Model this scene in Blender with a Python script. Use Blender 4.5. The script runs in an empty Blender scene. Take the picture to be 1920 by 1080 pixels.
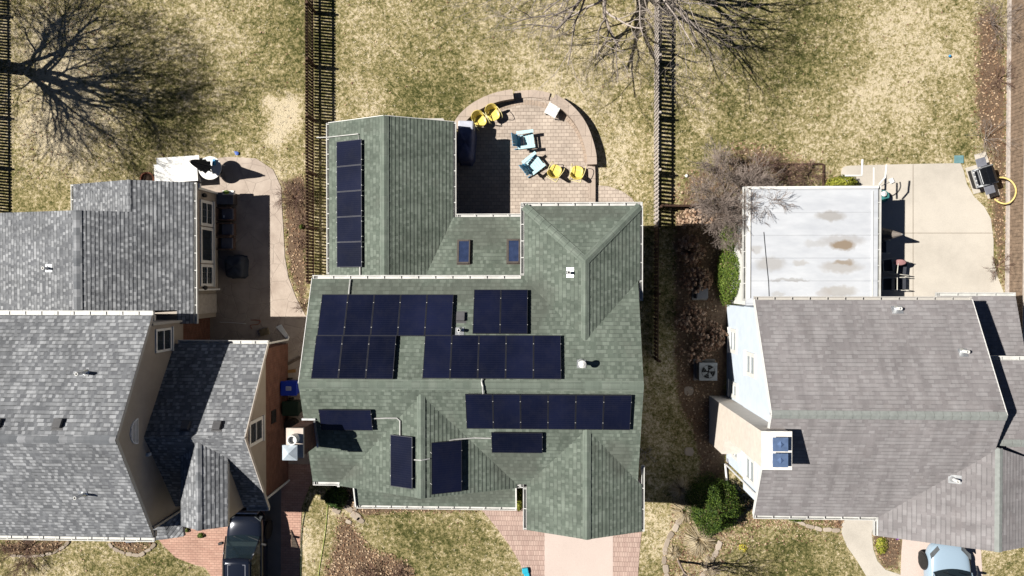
import bpy, math, random
import numpy as np
from mathutils import Vector, Matrix, noise
random.seed(7); np.random.seed(7)
R = math.radians
SC = bpy.context.scene
COL = SC.collection

# ------------------------------------------------------------------ camera
F, H = 1280.0, 30.5            # focal length in pixels of a 1920 wide picture, height above ground
NX, NY = 1012.0, 526.0         # where the plumb line under the drone meets the picture
d = Vector((NX-960, 540-NY, -F)).normalized()
Zc = -d
Xc = (Vector((1, 0, 0)) - Zc*Zc.x).normalized()
Yc = Zc.cross(Xc)
RW = Matrix((Xc, Yc, Zc))      # camera -> world rotation
cd = bpy.data.cameras.new('camera')
cam = bpy.data.objects.new('camera', cd); COL.objects.link(cam)
cam.matrix_world = Matrix.Translation((0, 0, H)) @ RW.to_4x4()
cd.sensor_width = 36; cd.lens = 36*F/1920; cd.clip_end = 2000; cd.clip_start = 0.1
SC.camera = cam

# ------------------------------------------------------------------ light
SUN_EL = 49.0
SUN_DIR = Vector((-math.cos(R(SUN_EL))*math.cos(R(6.5)), math.cos(R(SUN_EL))*math.sin(R(6.5)), math.sin(R(SUN_EL))))
w = bpy.data.worlds.new('World'); SC.world = w; w.use_nodes = True
nt = w.node_tree; bg = nt.nodes['Background']
sky = nt.nodes.new('ShaderNodeTexSky'); sky.sky_type = 'NISHITA'; sky.sun_disc = False
sky.sun_elevation = R(SUN_EL); sky.sun_rotation = math.atan2(SUN_DIR.x, SUN_DIR.y)
sky.air_density = 0.24; sky.dust_density = 0.1; sky.ozone_density = 1.0
nt.links.new(sky.outputs[0], bg.inputs[0]); bg.inputs[1].default_value = 0.05
sl = bpy.data.lights.new('sun', 'SUN'); sl.energy = 5.0; sl.angle = R(0.5); sl.color = (1.0, 0.95, 0.87)
so = bpy.data.objects.new('sun', sl); COL.objects.link(so)
so.rotation_euler = (-SUN_DIR).to_track_quat('-Z', 'Y').to_euler()
SC.view_settings.view_transform = 'Standard'; SC.view_settings.look = 'None'
SC.cycles.diffuse_bounces = 1; SC.cycles.max_bounces = 6
SC.view_settings.exposure = 0.45; SC.view_settings.gamma = 1.0

# ------------------------------------------------------------------ survey helpers
def ray(px, py):
    return RW.transposed() @ Vector((px-960, 540-py, -F)) if False else Matrix((Xc, Yc, Zc)) @ Vector((px-960, 540-py, -F))
def P(px, py, z=0.0):
    r = ray(px, py); t = (H-z)/-r.z
    return Vector((r.x*t, r.y*t, z))
def plane(a, b, c):
    a, b, c = Vector(a), Vector(b), Vector(c)
    n = (b-a).cross(c-a).normalized()
    if n.z < 0: n = -n
    return (n, n.dot(a))
def zat(pl, x, y):
    n, dd = pl; return (dd-n.x*x-n.y*y)/n.z
def PP(px, py, pl, off=0.0):
    n, dd = pl; r = ray(px, py); o = Vector((0, 0, H))
    t = (dd+off-n.dot(o))/n.dot(r); return o+r*t

# ------------------------------------------------------------------ mesh builder
class MB:
    def __init__(s): s.v = []; s.f = []; s.m = []; s.uv = []; s.r = []
    def face(s, pts, m=0, uv=None, r=None):
        i = len(s.v); s.v += [tuple(p) for p in pts]; s.f.append(tuple(range(i, i+len(pts)))); s.m.append(m)
        s.uv.append(uv); s.r.append(random.random() if r is None else r)
    def raw(s, vs, fs, m=0, r=None):
        i = len(s.v); s.v += [tuple(p) for p in vs]
        rr = random.random() if r is None else r
        for f in fs: s.f.append(tuple(k+i for k in f)); s.m.append(m); s.uv.append(None); s.r.append(rr)
    def box(s, x0, x1, y0, y1, z0, z1, m=0, r=None):
        s.obox(((x0+x1)/2, (y0+y1)/2, (z0+z1)/2), (x1-x0, y1-y0, z1-z0), None, m, r)
    def obox(s, c, size, rot=None, m=0, r=None):
        a, b, h = size[0]/2, size[1]/2, size[2]/2
        vs = [Vector(p) for p in ((-a,-b,-h),(a,-b,-h),(a,b,-h),(-a,b,-h),(-a,-b,h),(a,-b,h),(a,b,h),(-a,b,h))]
        if rot is not None: vs = [rot @ v for v in vs]
        c = Vector(c)
        s.raw([v+c for v in vs], [(3,2,1,0),(4,5,6,7),(0,1,5,4),(1,2,6,5),(2,3,7,6),(3,0,4,7)], m, r)
    def bar(s, a, b, wd, ht, m=0, up=(0,0,1), r=None):
        a, b = Vector(a), Vector(b); x = (b-a); L = x.length; x = x.normalized(); u = Vector(up)
        if abs(x.dot(u)) > .98: u = Vector((0,1,0))
        y = u.cross(x).normalized(); z = x.cross(y)
        s.obox((a+b)/2, (L, wd, ht), Matrix((x, y, z)).transposed(), m, r)
    def tube(s, pts, rad, n=8, m=0, cap=True, r=None):
        pts = [Vector(p) for p in pts]; k = len(pts)
        rads = rad if isinstance(rad, (list, tuple)) else [rad]*k
        vs = []; up = Vector((0.13, 0.31, 0.94)); 
        for i, p in enumerate(pts):
            t = (pts[min(i+1, k-1)]-pts[max(i-1, 0)])
            if t.length < 1e-9: t = Vector((0,0,1))
            t.normalize()
            if abs(t.dot(up)) > .97: up = Vector((0.9, 0.3, 0.1))
            x = up.cross(t).normalized(); y = t.cross(x)
            for j in range(n):
                a = 2*math.pi*j/n; vs.append(p + (x*math.cos(a)+y*math.sin(a))*rads[i])
        fs = []
        for i in range(k-1):
            for j in range(n):
                j2 = (j+1) % n; fs.append((i*n+j, i*n+j2, (i+1)*n+j2, (i+1)*n+j))
        if cap: fs.append(tuple(range(n-1, -1, -1))); fs.append(tuple((k-1)*n+j for j in range(n)))
        s.raw(vs, fs, m, r)
    def lathe(s, prof, c=(0,0,0), n=20, m=0, rot=None, r=None):
        c = Vector(c); vs = []; k = len(prof)
        for (rr, z) in prof:
            for j in range(n):
                a = 2*math.pi*j/n; v = Vector((rr*math.cos(a), rr*math.sin(a), z))
                if rot is not None: v = rot @ v
                vs.append(v+c)
        fs = [(i*n+j, i*n+(j+1) % n, (i+1)*n+(j+1) % n, (i+1)*n+j) for i in range(k-1) for j in range(n)]
        fs.append(tuple(range(n-1, -1, -1))); fs.append(tuple((k-1)*n+j for j in range(n)))
        s.raw(vs, fs, m, r)
    def prism(s, poly, z0, z1, m=0):
        n = len(poly); area = sum(poly[i][0]*poly[(i+1) % n][1]-poly[(i+1) % n][0]*poly[i][1] for i in range(n))
        if area < 0: poly = poly[::-1]
        vs = [(p[0], p[1], z0) for p in poly]+[(p[0], p[1], z1) for p in poly]
        fs = [tuple(range(n-1, -1, -1)), tuple(range(n, 2*n))]+[(i, (i+1) % n, n+(i+1) % n, n+i) for i in range(n)]
        s.raw(vs, fs, m)
    def extrude(s, poly, vec, m=0):           # planar 3-D polygon pushed along vec
        n = len(poly); a = [Vector(p) for p in poly]; v = Vector(vec); b = [p+v for p in a]
        s.raw(a+b, [tuple(range(n-1, -1, -1)), tuple(range(n, 2*n))]+[(i, (i+1) % n, n+(i+1) % n, n+i) for i in range(n)], m)
    def split(s, name, mats, parent=None, smooth=False, bevel=0):
        # one object for each raw piece
        out = []; cur = None; seen = []
        groups = []
        for fi, f in enumerate(s.f):
            lo, hi = min(f), max(f); hit = None
            for g in groups:
                if not (hi < g[0] or lo > g[1]) or g[2] & set(f): hit = g; break
            if hit: hit[0] = min(hit[0], lo); hit[1] = max(hit[1], hi); hit[2] |= set(f); hit[3].append(fi)
            else: groups.append([lo, hi, set(f), [fi]])
        for g in groups:
            q = MB(); mp = {}
            for fi in g[3]:
                ids = []
                for v in s.f[fi]:
                    if v not in mp: mp[v] = len(q.v); q.v.append(s.v[v])
                    ids.append(mp[v])
                q.f.append(tuple(ids)); q.m.append(s.m[fi]); q.uv.append(s.uv[fi]); q.r.append(s.r[fi])
            out.append(q.build(name, mats, parent, smooth, bevel))
        return out
    def build(s, name, mats, parent=None, smooth=False, bevel=0, sub=0):
        me = bpy.data.meshes.new(name)
        off = wloc(parent)
        vs = [(v[0]-off.x, v[1]-off.y, v[2]-off.z) for v in s.v]
        me.from_pydata(vs, [], s.f)
        if not isinstance(mats, (list, tuple)): mats = [mats]
        for m in mats: me.materials.append(m)
        me.polygons.foreach_set('material_index', s.m)
        if any(u is not None for u in s.uv):
            ul = me.uv_layers.new(name='UVMap'); k = 0; data = ul.data
            for fi, f in enumerate(s.f):
                u = s.uv[fi]
                for j in range(len(f)):
                    if u is not None: data[k].uv = u[j]
                    k += 1
        at = me.attributes.new('rnd', 'FLOAT', 'FACE'); at.data.foreach_set('value', s.r)
        if smooth: me.polygons.foreach_set('use_smooth', [True]*len(s.f))
        me.update()
        o = bpy.data.objects.new(name, me); COL.objects.link(o)
        if parent: o.parent = parent
        if bevel:
            b = o.modifiers.new('b', 'BEVEL'); b.width = bevel; b.segments = 2; b.limit_method = 'ANGLE'
        if sub:
            b = o.modifiers.new('s', 'SUBSURF'); b.levels = sub; b.render_levels = sub
        return o
def wloc(o):
    v = Vector((0, 0, 0))
    while o: v += o.location; o = o.parent
    return v
def tag(o, label=None, cat=None, group=None, kind=None):
    if label: o['label'] = label
    if cat: o['category'] = cat
    if group: o['group'] = group
    if kind: o['kind'] = kind
    return o
def thing(name, loc, label, cat, group=None, rz=0):
    o = bpy.data.objects.new(name, None); COL.objects.link(o); o.location = loc; o.rotation_euler = (0, 0, rz)
    o.empty_display_size = .2
    return tag(o, label, cat, group)
def local(name, label, cat, group=None):
    return thing(name, (0,0,0), label, cat, group)
def place(o, p, rz=0): o.location = Vector(p); o.rotation_euler = (0, 0, rz); return o
def dup(root, loc, rz, label=None):
    kids = {}
    for o in bpy.data.objects:
        if o.parent: kids.setdefault(o.parent.name, []).append(o)
    def cp(o, par):
        c = o.copy(); COL.objects.link(c); c.parent = par
        for k in kids.get(o.name, []): cp(k, c)
        return c
    r = cp(root, None); r.location = Vector(loc); r.rotation_euler = (0, 0, rz)
    if label: r['label'] = label
    return r
def struct(name, mb, mat, **k): return tag(mb.build(name, mat, **k), kind='structure')

# ------------------------------------------------------------------ materials
def newmat(name):
    m = bpy.data.materials.new(name); m.use_nodes = True; n = m.node_tree
    return m, n, n.nodes['Principled BSDF']
def N(n, t, **k):
    x = n.nodes.new(t)
    for a, b in k.items():
        if a.startswith('i_'):
            key = a[2:]; x.inputs[int(key) if key.isdigit() else key.replace('_', ' ')].default_value = b
        else: setattr(x, a, b)
    return x
def ramp(n, stops, interp='LINEAR'):
    r = n.nodes.new('ShaderNodeValToRGB'); r.color_ramp.interpolation = interp; e = r.color_ramp.elements
    while len(e) < len(stops): e.new(0.5)
    for i, (p, c) in enumerate(stops): e[i].position = p; e[i].color = (*c, 1)
    return r
def math_(n, op, a=None, b=None, c=None):
    x = n.nodes.new('ShaderNodeMath'); x.operation = op
    for i, v in enumerate((a, b, c)):
        if v is None: continue
        if isinstance(v, (int, float)): x.inputs[i].default_value = v
        else: n.links.new(v, x.inputs[i])
    return x.outputs[0]
def mixc(n, fac, a, b, mode='MIX'):
    x = n.nodes.new('ShaderNodeMix'); x.data_type = 'RGBA'; x.blend_type = mode
    for i, v in ((0, fac), (6, a), (7, b)):
        if isinstance(v, (int, float)): x.inputs[i].default_value = v
        elif isinstance(v, tuple): x.inputs[i].default_value = (*v, 1)
        else: n.links.new(v, x.inputs[i])
    return x.outputs[2]
def coord(n, kind='Object', scale=None):
    t = n.nodes.new('ShaderNodeTexCoord'); o = t.outputs[kind]
    if scale:
        mp = n.nodes.new('ShaderNodeMapping'); mp.inputs['Scale'].default_value = scale
        n.links.new(o, mp.inputs[0]); o = mp.outputs[0]
    return o
def geopos(n): return n.nodes.new('ShaderNodeNewGeometry').outputs['Position']
def noise_(n, vec, scale, detail=3, rough=.55):
    x = N(n, 'ShaderNodeTexNoise'); x.inputs['Scale'].default_value = scale; x.inputs['Detail'].default_value = detail
    x.inputs['Roughness'].default_value = rough; n.links.new(vec, x.inputs['Vector']); return x.outputs['Fac']
def bump_(n, bs, h, dist, strength=1.0):
    b = N(n, 'ShaderNodeBump'); b.inputs['Distance'].default_value = dist; b.inputs['Strength'].default_value = strength
    n.links.new(h, b.inputs['Height']); n.links.new(b.outputs[0], bs.inputs['Normal'])
def plain(name, col, rough=.6, metal=0.0, var=.15, scale=6, spec=.4, bump=0.0):
    m, n, b = newmat(name); c = coord(n)
    nz = noise_(n, c, scale, 4)
    lo = tuple(max(0, x*(1-var)) for x in col); hi = tuple(min(1, x*(1+var)) for x in col)
    r = ramp(n, [(.3, lo), (.7, hi)]); n.links.new(nz, r.inputs[0]); n.links.new(r.outputs[0], b.inputs['Base Color'])
    b.inputs['Roughness'].default_value = rough; b.inputs['Metallic'].default_value = metal
    b.inputs['Specular IOR Level'].default_value = spec
    if bump: bump_(n, b, noise_(n, c, scale*6, 3), bump)
    return m

def shingles(name, tones, row=.14, wid=.2, dark=.45, streak=.12, blotch=None, step=.012, toothy=.4):
    m, n, b = newmat(name)
    uv = n.nodes.new('ShaderNodeUVMap'); uv.uv_map = 'UVMap'; U0 = uv.outputs[0]
    wn = N(n, 'ShaderNodeTexNoise'); wn.inputs['Scale'].default_value = 1.6; wn.inputs['Detail'].default_value = 3; n.links.new(U0, wn.inputs['Vector'])
    wa = N(n, 'ShaderNodeVectorMath', operation='MULTIPLY_ADD'); wa.inputs[1].default_value = (.03, .03, 0); n.links.new(wn.outputs['Color'], wa.inputs[0]); n.links.new(U0, wa.inputs[2]); U = wa.outputs[0]
    def brick(w_, off, sq, shift):
        mp = N(n, 'ShaderNodeMapping'); mp.inputs['Location'].default_value = (shift, 0, 0); n.links.new(U, mp.inputs[0])
        x = N(n, 'ShaderNodeTexBrick'); x.offset = off; x.offset_frequency = 2; x.squash = sq; x.squash_frequency = 3
        for k, v in (('Scale', 1), ('Mortar Size', 0), ('Brick Width', w_), ('Row Height', row), ('Bias', 0)): x.inputs[k].default_value = v
        x.inputs['Color1'].default_value = (0,0,0,1); x.inputs['Color2'].default_value = (1,1,1,1)
        n.links.new(mp.outputs[0], x.inputs['Vector']); return x.outputs['Color']
    b1 = brick(wid, .43, 1.0, 0.0); b2 = brick(wid*2.1, .31, 1.0, 13.7)
    r1 = math_(n, 'MULTIPLY', b1, .9); rnd = math_(n, 'MULTIPLY_ADD', b2, .1, r1)
    k = len(tones); st = [(.12+.76*i/(k-1), t) for i, t in enumerate(tones)]
    cr = ramp(n, st); n.links.new(rnd, cr.inputs[0])
    sep = n.nodes.new('ShaderNodeSeparateXYZ'); n.links.new(U, sep.inputs[0])
    fr = math_(n, 'FRACT', math_(n, 'DIVIDE', sep.outputs[1], row))
    # tab shadow painted into the colour as a dark band, only beside the raised tabs
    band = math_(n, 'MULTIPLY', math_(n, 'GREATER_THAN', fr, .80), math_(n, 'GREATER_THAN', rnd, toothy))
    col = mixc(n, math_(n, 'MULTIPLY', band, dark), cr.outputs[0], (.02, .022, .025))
    big = noise_(n, U, .55, 4, .6)
    rb = ramp(n, [(.3, (1-streak,)*3), (.7, (1+streak,)*3)]); n.links.new(big, rb.inputs[0])
    col = mixc(n, 1.0, col, rb.outputs[0], 'MULTIPLY')
    sm = N(n, 'ShaderNodeMapping'); sm.inputs['Scale'].default_value = (2.6, .3, 1); n.links.new(U, sm.inputs[0])
    rs = ramp(n, [(.35, (.86,)*3), (.6, (1.06,)*3)]); n.links.new(noise_(n, sm.outputs[0], 1.0, 5, .6), rs.inputs[0]); col = mixc(n, 1.0, col, rs.outputs[0], 'MULTIPLY')
    fine = noise_(n, U, 60, 2, .7)
    rf = ramp(n, [(.25, (.82,)*3), (.75, (1.15,)*3)]); n.links.new(fine, rf.inputs[0])
    col = mixc(n, 1.0, col, rf.outputs[0], 'MULTIPLY')
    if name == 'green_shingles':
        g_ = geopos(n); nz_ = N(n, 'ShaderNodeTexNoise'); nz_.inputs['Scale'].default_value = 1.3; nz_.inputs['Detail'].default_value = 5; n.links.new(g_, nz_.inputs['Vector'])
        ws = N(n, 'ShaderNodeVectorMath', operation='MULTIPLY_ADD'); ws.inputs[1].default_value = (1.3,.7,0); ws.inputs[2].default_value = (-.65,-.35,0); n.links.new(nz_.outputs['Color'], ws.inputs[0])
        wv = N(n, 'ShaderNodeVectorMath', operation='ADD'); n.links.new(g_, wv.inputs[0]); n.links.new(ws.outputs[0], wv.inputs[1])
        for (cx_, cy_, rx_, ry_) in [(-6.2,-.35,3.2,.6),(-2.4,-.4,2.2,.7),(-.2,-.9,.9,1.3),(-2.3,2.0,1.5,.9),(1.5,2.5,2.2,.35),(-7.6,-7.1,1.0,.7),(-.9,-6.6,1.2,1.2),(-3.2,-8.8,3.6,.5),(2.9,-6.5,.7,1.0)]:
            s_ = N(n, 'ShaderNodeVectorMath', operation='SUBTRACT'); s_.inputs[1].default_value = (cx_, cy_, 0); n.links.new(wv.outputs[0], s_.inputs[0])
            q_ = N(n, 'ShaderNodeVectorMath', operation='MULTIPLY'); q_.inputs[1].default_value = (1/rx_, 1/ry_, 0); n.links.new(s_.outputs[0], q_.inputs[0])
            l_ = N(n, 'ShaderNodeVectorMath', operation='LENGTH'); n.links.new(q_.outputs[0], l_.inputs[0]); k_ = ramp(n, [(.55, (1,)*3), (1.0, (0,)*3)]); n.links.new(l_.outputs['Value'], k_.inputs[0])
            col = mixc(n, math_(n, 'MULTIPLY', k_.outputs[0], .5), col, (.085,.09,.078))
    if blotch:
        bl = ramp(n, [(.56, (0,0,0)), (.7, (1,1,1))]); n.links.new(noise_(n, U, .9, 5, .65), bl.inputs[0])
        col = mixc(n, math_(n, 'MULTIPLY', bl.outputs[0], .45), col, blotch)
    n.links.new(col, b.inputs['Base Color']); b.inputs['Roughness'].default_value = .92; b.inputs['Specular IOR Level'].default_value = .15
    h = math_(n, 'MULTIPLY', rnd, 1.0)
    bump_(n, b, h, step)
    return m

def pavers(name, c1, c2, mortar, bw=.2, bh=.1, ms=.006, off=.5, stain=.2, rot=0.0):
    m, n, b = newmat(name); g = geopos(n)
    mp = N(n, 'ShaderNodeMapping'); mp.inputs['Rotation'].default_value = (0,0,rot); n.links.new(g, mp.inputs[0])
    x = N(n, 'ShaderNodeTexBrick'); x.offset = off
    for k, v in (('Scale', 1), ('Mortar Size', ms), ('Brick Width', bw), ('Row Height', bh), ('Bias', 0), ('Mortar Smooth', .3)): x.inputs[k].default_value = v
    x.inputs['Color1'].default_value = (*c1, 1); x.inputs['Color2'].default_value = (*c2, 1); x.inputs['Mortar'].default_value = (*mortar, 1)
    n.links.new(mp.outputs[0], x.inputs['Vector'])
    r = ramp(n, [(.3, (1-stain,)*3), (.7, (1+stain*.5,)*3)]); n.links.new(noise_(n, g, 1.1, 6, .6), r.inputs[0])
    c = mixc(n, 1, x.outputs['Color'], r.outputs[0], 'MULTIPLY')
    r2 = ramp(n, [(.3, (.85,)*3), (.7, (1.1,)*3)]); n.links.new(noise_(n, g, 35, 3, .6), r2.inputs[0])
    c = mixc(n, 1, c, r2.outputs[0], 'MULTIPLY')
    n.links.new(c, b.inputs['Base Color']); b.inputs['Roughness'].default_value = .9; b.inputs['Specular IOR Level'].default_value = .2
    bump_(n, b, math_(n, 'SUBTRACT', 1, x.outputs['Fac']), .006)
    return m

def concrete(name, base, joints=None, stain=.25, grime=(.3, .22, .15)):
    m, n, b = newmat(name); g = geopos(n)
    r = ramp(n, [(.25, tuple(x*(1-stain) for x in base)), (.55, base), (.8, tuple(min(1, x*1.08) for x in base))])
    n.links.new(noise_(n, g, .55, 7, .62), r.inputs[0])
    c = r.outputs[0]
    r2 = ramp(n, [(.3, (.9,)*3), (.7, (1.06,)*3)]); n.links.new(noise_(n, g, 28, 4, .65), r2.inputs[0])
    c = mixc(n, 1, c, r2.outputs[0], 'MULTIPLY')
    r3 = ramp(n, [(.62, (0,)*3), (.8, (1,)*3)]); n.links.new(noise_(n, g, 1.7, 6, .7), r3.inputs[0])
    c = mixc(n, math_(n, 'MULTIPLY', r3.outputs[0], .35), c, grime)
    n.links.new(c, b.inputs['Base Color']); b.inputs['Roughness'].default_value = .88; b.inputs['Specular IOR Level'].default_value = .25
    bump_(n, b, noise_(n, g, 60, 3), .003)
    return m

def flagstone(name, c1, c2):
    m, n, b = newmat(name); g = geopos(n)
    v = N(n, 'ShaderNodeTexVoronoi'); v.feature = 'DISTANCE_TO_EDGE'; v.inputs['Scale'].default_value = 1.35; n.links.new(g, v.inputs['Vector'])
    e = ramp(n, [(.0, (1,)*3), (.022, (0,)*3)]); n.links.new(v.outputs[0], e.inputs[0])
    r = ramp(n, [(.3, c1), (.7, c2)]); n.links.new(noise_(n, g, 1.3, 6, .6), r.inputs[0])
    c = mixc(n, math_(n, 'MULTIPLY', e.outputs[0], .22), r.outputs[0], (.09, .07, .06))
    n.links.new(c, b.inputs['Base Color']); b.inputs['Roughness'].default_value = .85
    bump_(n, b, math_(n, 'SUBTRACT', noise_(n, g, 6, 4), e.outputs[0]), .008)
    return m

def brickwall(name, c1=(.13,.045,.028), c2=(.20,.078,.048), mortar=(.16,.12,.1)):
    m, n, b = newmat(name)
    g = N(n, 'ShaderNodeNewGeometry'); s = n.nodes.new('ShaderNodeSeparateXYZ'); n.links.new(g.outputs['Position'], s.inputs[0])
    cx = n.nodes.new('ShaderNodeCombineXYZ'); n.links.new(math_(n, 'ADD', s.outputs[0], s.outputs[1]), cx.inputs[0]); n.links.new(s.outputs[2], cx.inputs[1])
    x = N(n, 'ShaderNodeTexBrick')
    for k, v in (('Scale', 1), ('Mortar Size', .008), ('Brick Width', .21), ('Row Height', .075), ('Bias', 0)): x.inputs[k].default_value = v
    x.inputs['Color1'].default_value = (*c1, 1); x.inputs['Color2'].default_value = (*c2, 1); x.inputs['Mortar'].default_value = (*mortar, 1)
    n.links.new(cx.outputs[0], x.inputs['Vector'])
    r = ramp(n, [(.3, (.75,)*3), (.7, (1.2,)*3)]); n.links.new(noise_(n, g.outputs['Position'], 3, 5), r.inputs[0])
    n.links.new(mixc(n, 1, x.outputs['Color'], r.outputs[0], 'MULTIPLY'), b.inputs['Base Color']); b.inputs['Roughness'].default_value = .9
    bump_(n, b, math_(n, 'SUBTRACT', 1, x.outputs['Fac']), .008)
    return m
def siding(name, col, row=.11):
    m, n, b = newmat(name)
    g = N(n, 'ShaderNodeNewGeometry'); s = n.nodes.new('ShaderNodeSeparateXYZ'); n.links.new(g.outputs['Position'], s.inputs[0])
    fr = math_(n, 'FRACT', math_(n, 'DIVIDE', s.outputs[2], row))
    r = ramp(n, [(.3, tuple(x*.93 for x in col)), (.7, tuple(x*1.05 for x in col))]); n.links.new(noise_(n, g.outputs['Position'], 2.5, 5), r.inputs[0])
    n.links.new(r.outputs[0], b.inputs['Base Color']); b.inputs['Roughness'].default_value = .6
    bump_(n, b, math_(n, 'SUBTRACT', 1, fr), .012)
    return m
def rndmat(name, stops, rough=.8, spec=.2, trans=0.0):
    m, n, b = newmat(name); a = N(n, 'ShaderNodeAttribute'); a.attribute_name = 'rnd'
    r = ramp(n, stops); n.links.new(a.outputs['Fac'], r.inputs[0]); n.links.new(r.outputs[0], b.inputs['Base Color'])
    b.inputs['Roughness'].default_value = rough; b.inputs['Specular IOR Level'].default_value = spec
    return m

M = {}
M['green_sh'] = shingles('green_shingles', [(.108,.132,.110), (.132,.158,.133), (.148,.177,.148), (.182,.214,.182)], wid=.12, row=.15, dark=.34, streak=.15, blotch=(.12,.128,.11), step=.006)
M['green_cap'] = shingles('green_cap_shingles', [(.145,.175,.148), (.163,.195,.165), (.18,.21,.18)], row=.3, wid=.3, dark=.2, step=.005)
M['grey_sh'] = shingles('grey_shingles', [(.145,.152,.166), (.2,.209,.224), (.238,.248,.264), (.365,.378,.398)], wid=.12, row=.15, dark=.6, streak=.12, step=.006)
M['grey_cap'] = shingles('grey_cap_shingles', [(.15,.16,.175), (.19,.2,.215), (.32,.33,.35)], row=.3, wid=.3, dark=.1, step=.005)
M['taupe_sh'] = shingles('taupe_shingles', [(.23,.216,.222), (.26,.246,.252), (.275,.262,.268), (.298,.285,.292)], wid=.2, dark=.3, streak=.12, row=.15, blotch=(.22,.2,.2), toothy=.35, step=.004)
M['taupe_cap'] = plain('grey_metal_ridge', (.26,.28,.27), .7, var=.12)
M['white'] = plain('white_trim', (.8,.8,.78), .45, var=.06)
M['trimgrey'] = plain('grey_trim', (.5,.48,.45), .5, var=.06)
M['beige'] = siding('taupe_stucco', (.40,.345,.29))
M['blue_siding'] = siding('pale_blue_siding', (.62,.70,.80))
M['cream'] = siding('cream_siding', (.55,.5,.42))
M['brick'] = brickwall('red_brick')
M['glass'] = plain('window_glass', (.03,.04,.05), .05, var=.2, spec=.8)
M['membrane'] = None
M['pv'] = None
M['frame_al'] = plain('dark_aluminium', (.045,.047,.06), .4, .5)
M['glass_pale'] = plain('pale_window_glass', (.42,.47,.5), .12, var=.1, spec=.7)  # one even pale colour for the whole pane
M['galv'] = plain('galvanised', (.62,.64,.66), .35, .7)
M['gutter'] = plain('gutter_white', (.62,.62,.60), .5, var=.15, scale=3)
M['black'] = plain('black_plastic', (.02,.02,.022), .5)
M['darkvoid'] = plain('dark_inside', (.004,.004,.004), .9)
M['fence_dk'] = plain('dark_shaded_fence_wood', (.08,.045,.03), .85, var=.35, scale=9)  # also stands in for shade on the pale fence's lower run
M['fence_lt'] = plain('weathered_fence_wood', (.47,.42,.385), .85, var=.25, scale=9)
M['fence_br'] = plain('brown_fence_boards', (.22,.16,.115), .85, var=.35, scale=5)
M['conduit'] = plain('conduit', (.6,.6,.58), .4, .3)

def m_membrane():
    m, n, b = newmat('white_roof_membrane'); g = geopos(n)
    base = ramp(n, [(.3, (.47,.495,.54)), (.7, (.60,.625,.665))]); mq = N(n, 'ShaderNodeMapping'); mq.inputs['Scale'].default_value = (.5, 1.6, 1); n.links.new(g, mq.inputs[0]); n.links.new(noise_(n, mq.outputs[0], 1.3, 6, .65), base.inputs[0]); c = base.outputs[0]
    wob = N(n, 'ShaderNodeTexNoise'); wob.inputs['Scale'].default_value = 3.1; wob.inputs['Detail'].default_value = 5; n.links.new(g, wob.inputs['Vector'])
    sc = N(n, 'ShaderNodeVectorMath', operation='SCALE'); sc.inputs['Scale'].default_value = .36
    sub = N(n, 'ShaderNodeVectorMath', operation='SUBTRACT'); sub.inputs[1].default_value = (.5,.5,.5)
    n.links.new(wob.outputs['Color'], sub.inputs[0]); n.links.new(sub.outputs[0], sc.inputs[0])
    ad = N(n, 'ShaderNodeVectorMath', operation='ADD'); n.links.new(g, ad.inputs[0]); n.links.new(sc.outputs[0], ad.inputs[1])
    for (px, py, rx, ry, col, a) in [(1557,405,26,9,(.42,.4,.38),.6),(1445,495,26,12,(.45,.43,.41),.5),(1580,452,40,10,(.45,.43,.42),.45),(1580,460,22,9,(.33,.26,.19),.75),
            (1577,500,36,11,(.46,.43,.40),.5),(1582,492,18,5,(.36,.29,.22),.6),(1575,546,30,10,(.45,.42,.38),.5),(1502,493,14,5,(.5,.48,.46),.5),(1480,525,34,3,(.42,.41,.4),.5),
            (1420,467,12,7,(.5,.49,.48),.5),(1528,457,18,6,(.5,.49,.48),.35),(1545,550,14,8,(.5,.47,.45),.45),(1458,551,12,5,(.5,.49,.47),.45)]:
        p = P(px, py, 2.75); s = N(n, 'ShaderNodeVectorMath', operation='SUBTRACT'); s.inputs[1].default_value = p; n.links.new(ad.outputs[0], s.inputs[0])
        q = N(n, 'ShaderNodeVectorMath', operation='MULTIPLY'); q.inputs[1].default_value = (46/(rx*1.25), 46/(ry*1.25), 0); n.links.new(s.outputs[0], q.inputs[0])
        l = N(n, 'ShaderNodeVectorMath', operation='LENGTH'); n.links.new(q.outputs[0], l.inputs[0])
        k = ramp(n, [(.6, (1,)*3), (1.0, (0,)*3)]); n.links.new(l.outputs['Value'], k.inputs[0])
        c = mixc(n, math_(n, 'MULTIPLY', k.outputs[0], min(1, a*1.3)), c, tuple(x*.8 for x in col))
    n.links.new(c, b.inputs['Base Color']); b.inputs['Roughness'].default_value = .55
    sp = n.nodes.new('ShaderNodeSeparateXYZ'); n.links.new(g, sp.inputs[0])
    seam = math_(n, 'GREATER_THAN', math_(n, 'FRACT', math_(n, 'MULTIPLY', sp.outputs[1], 1.1)), .97)
    bump_(n, b, seam, .01)
    return m
M['membrane'] = m_membrane()
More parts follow.
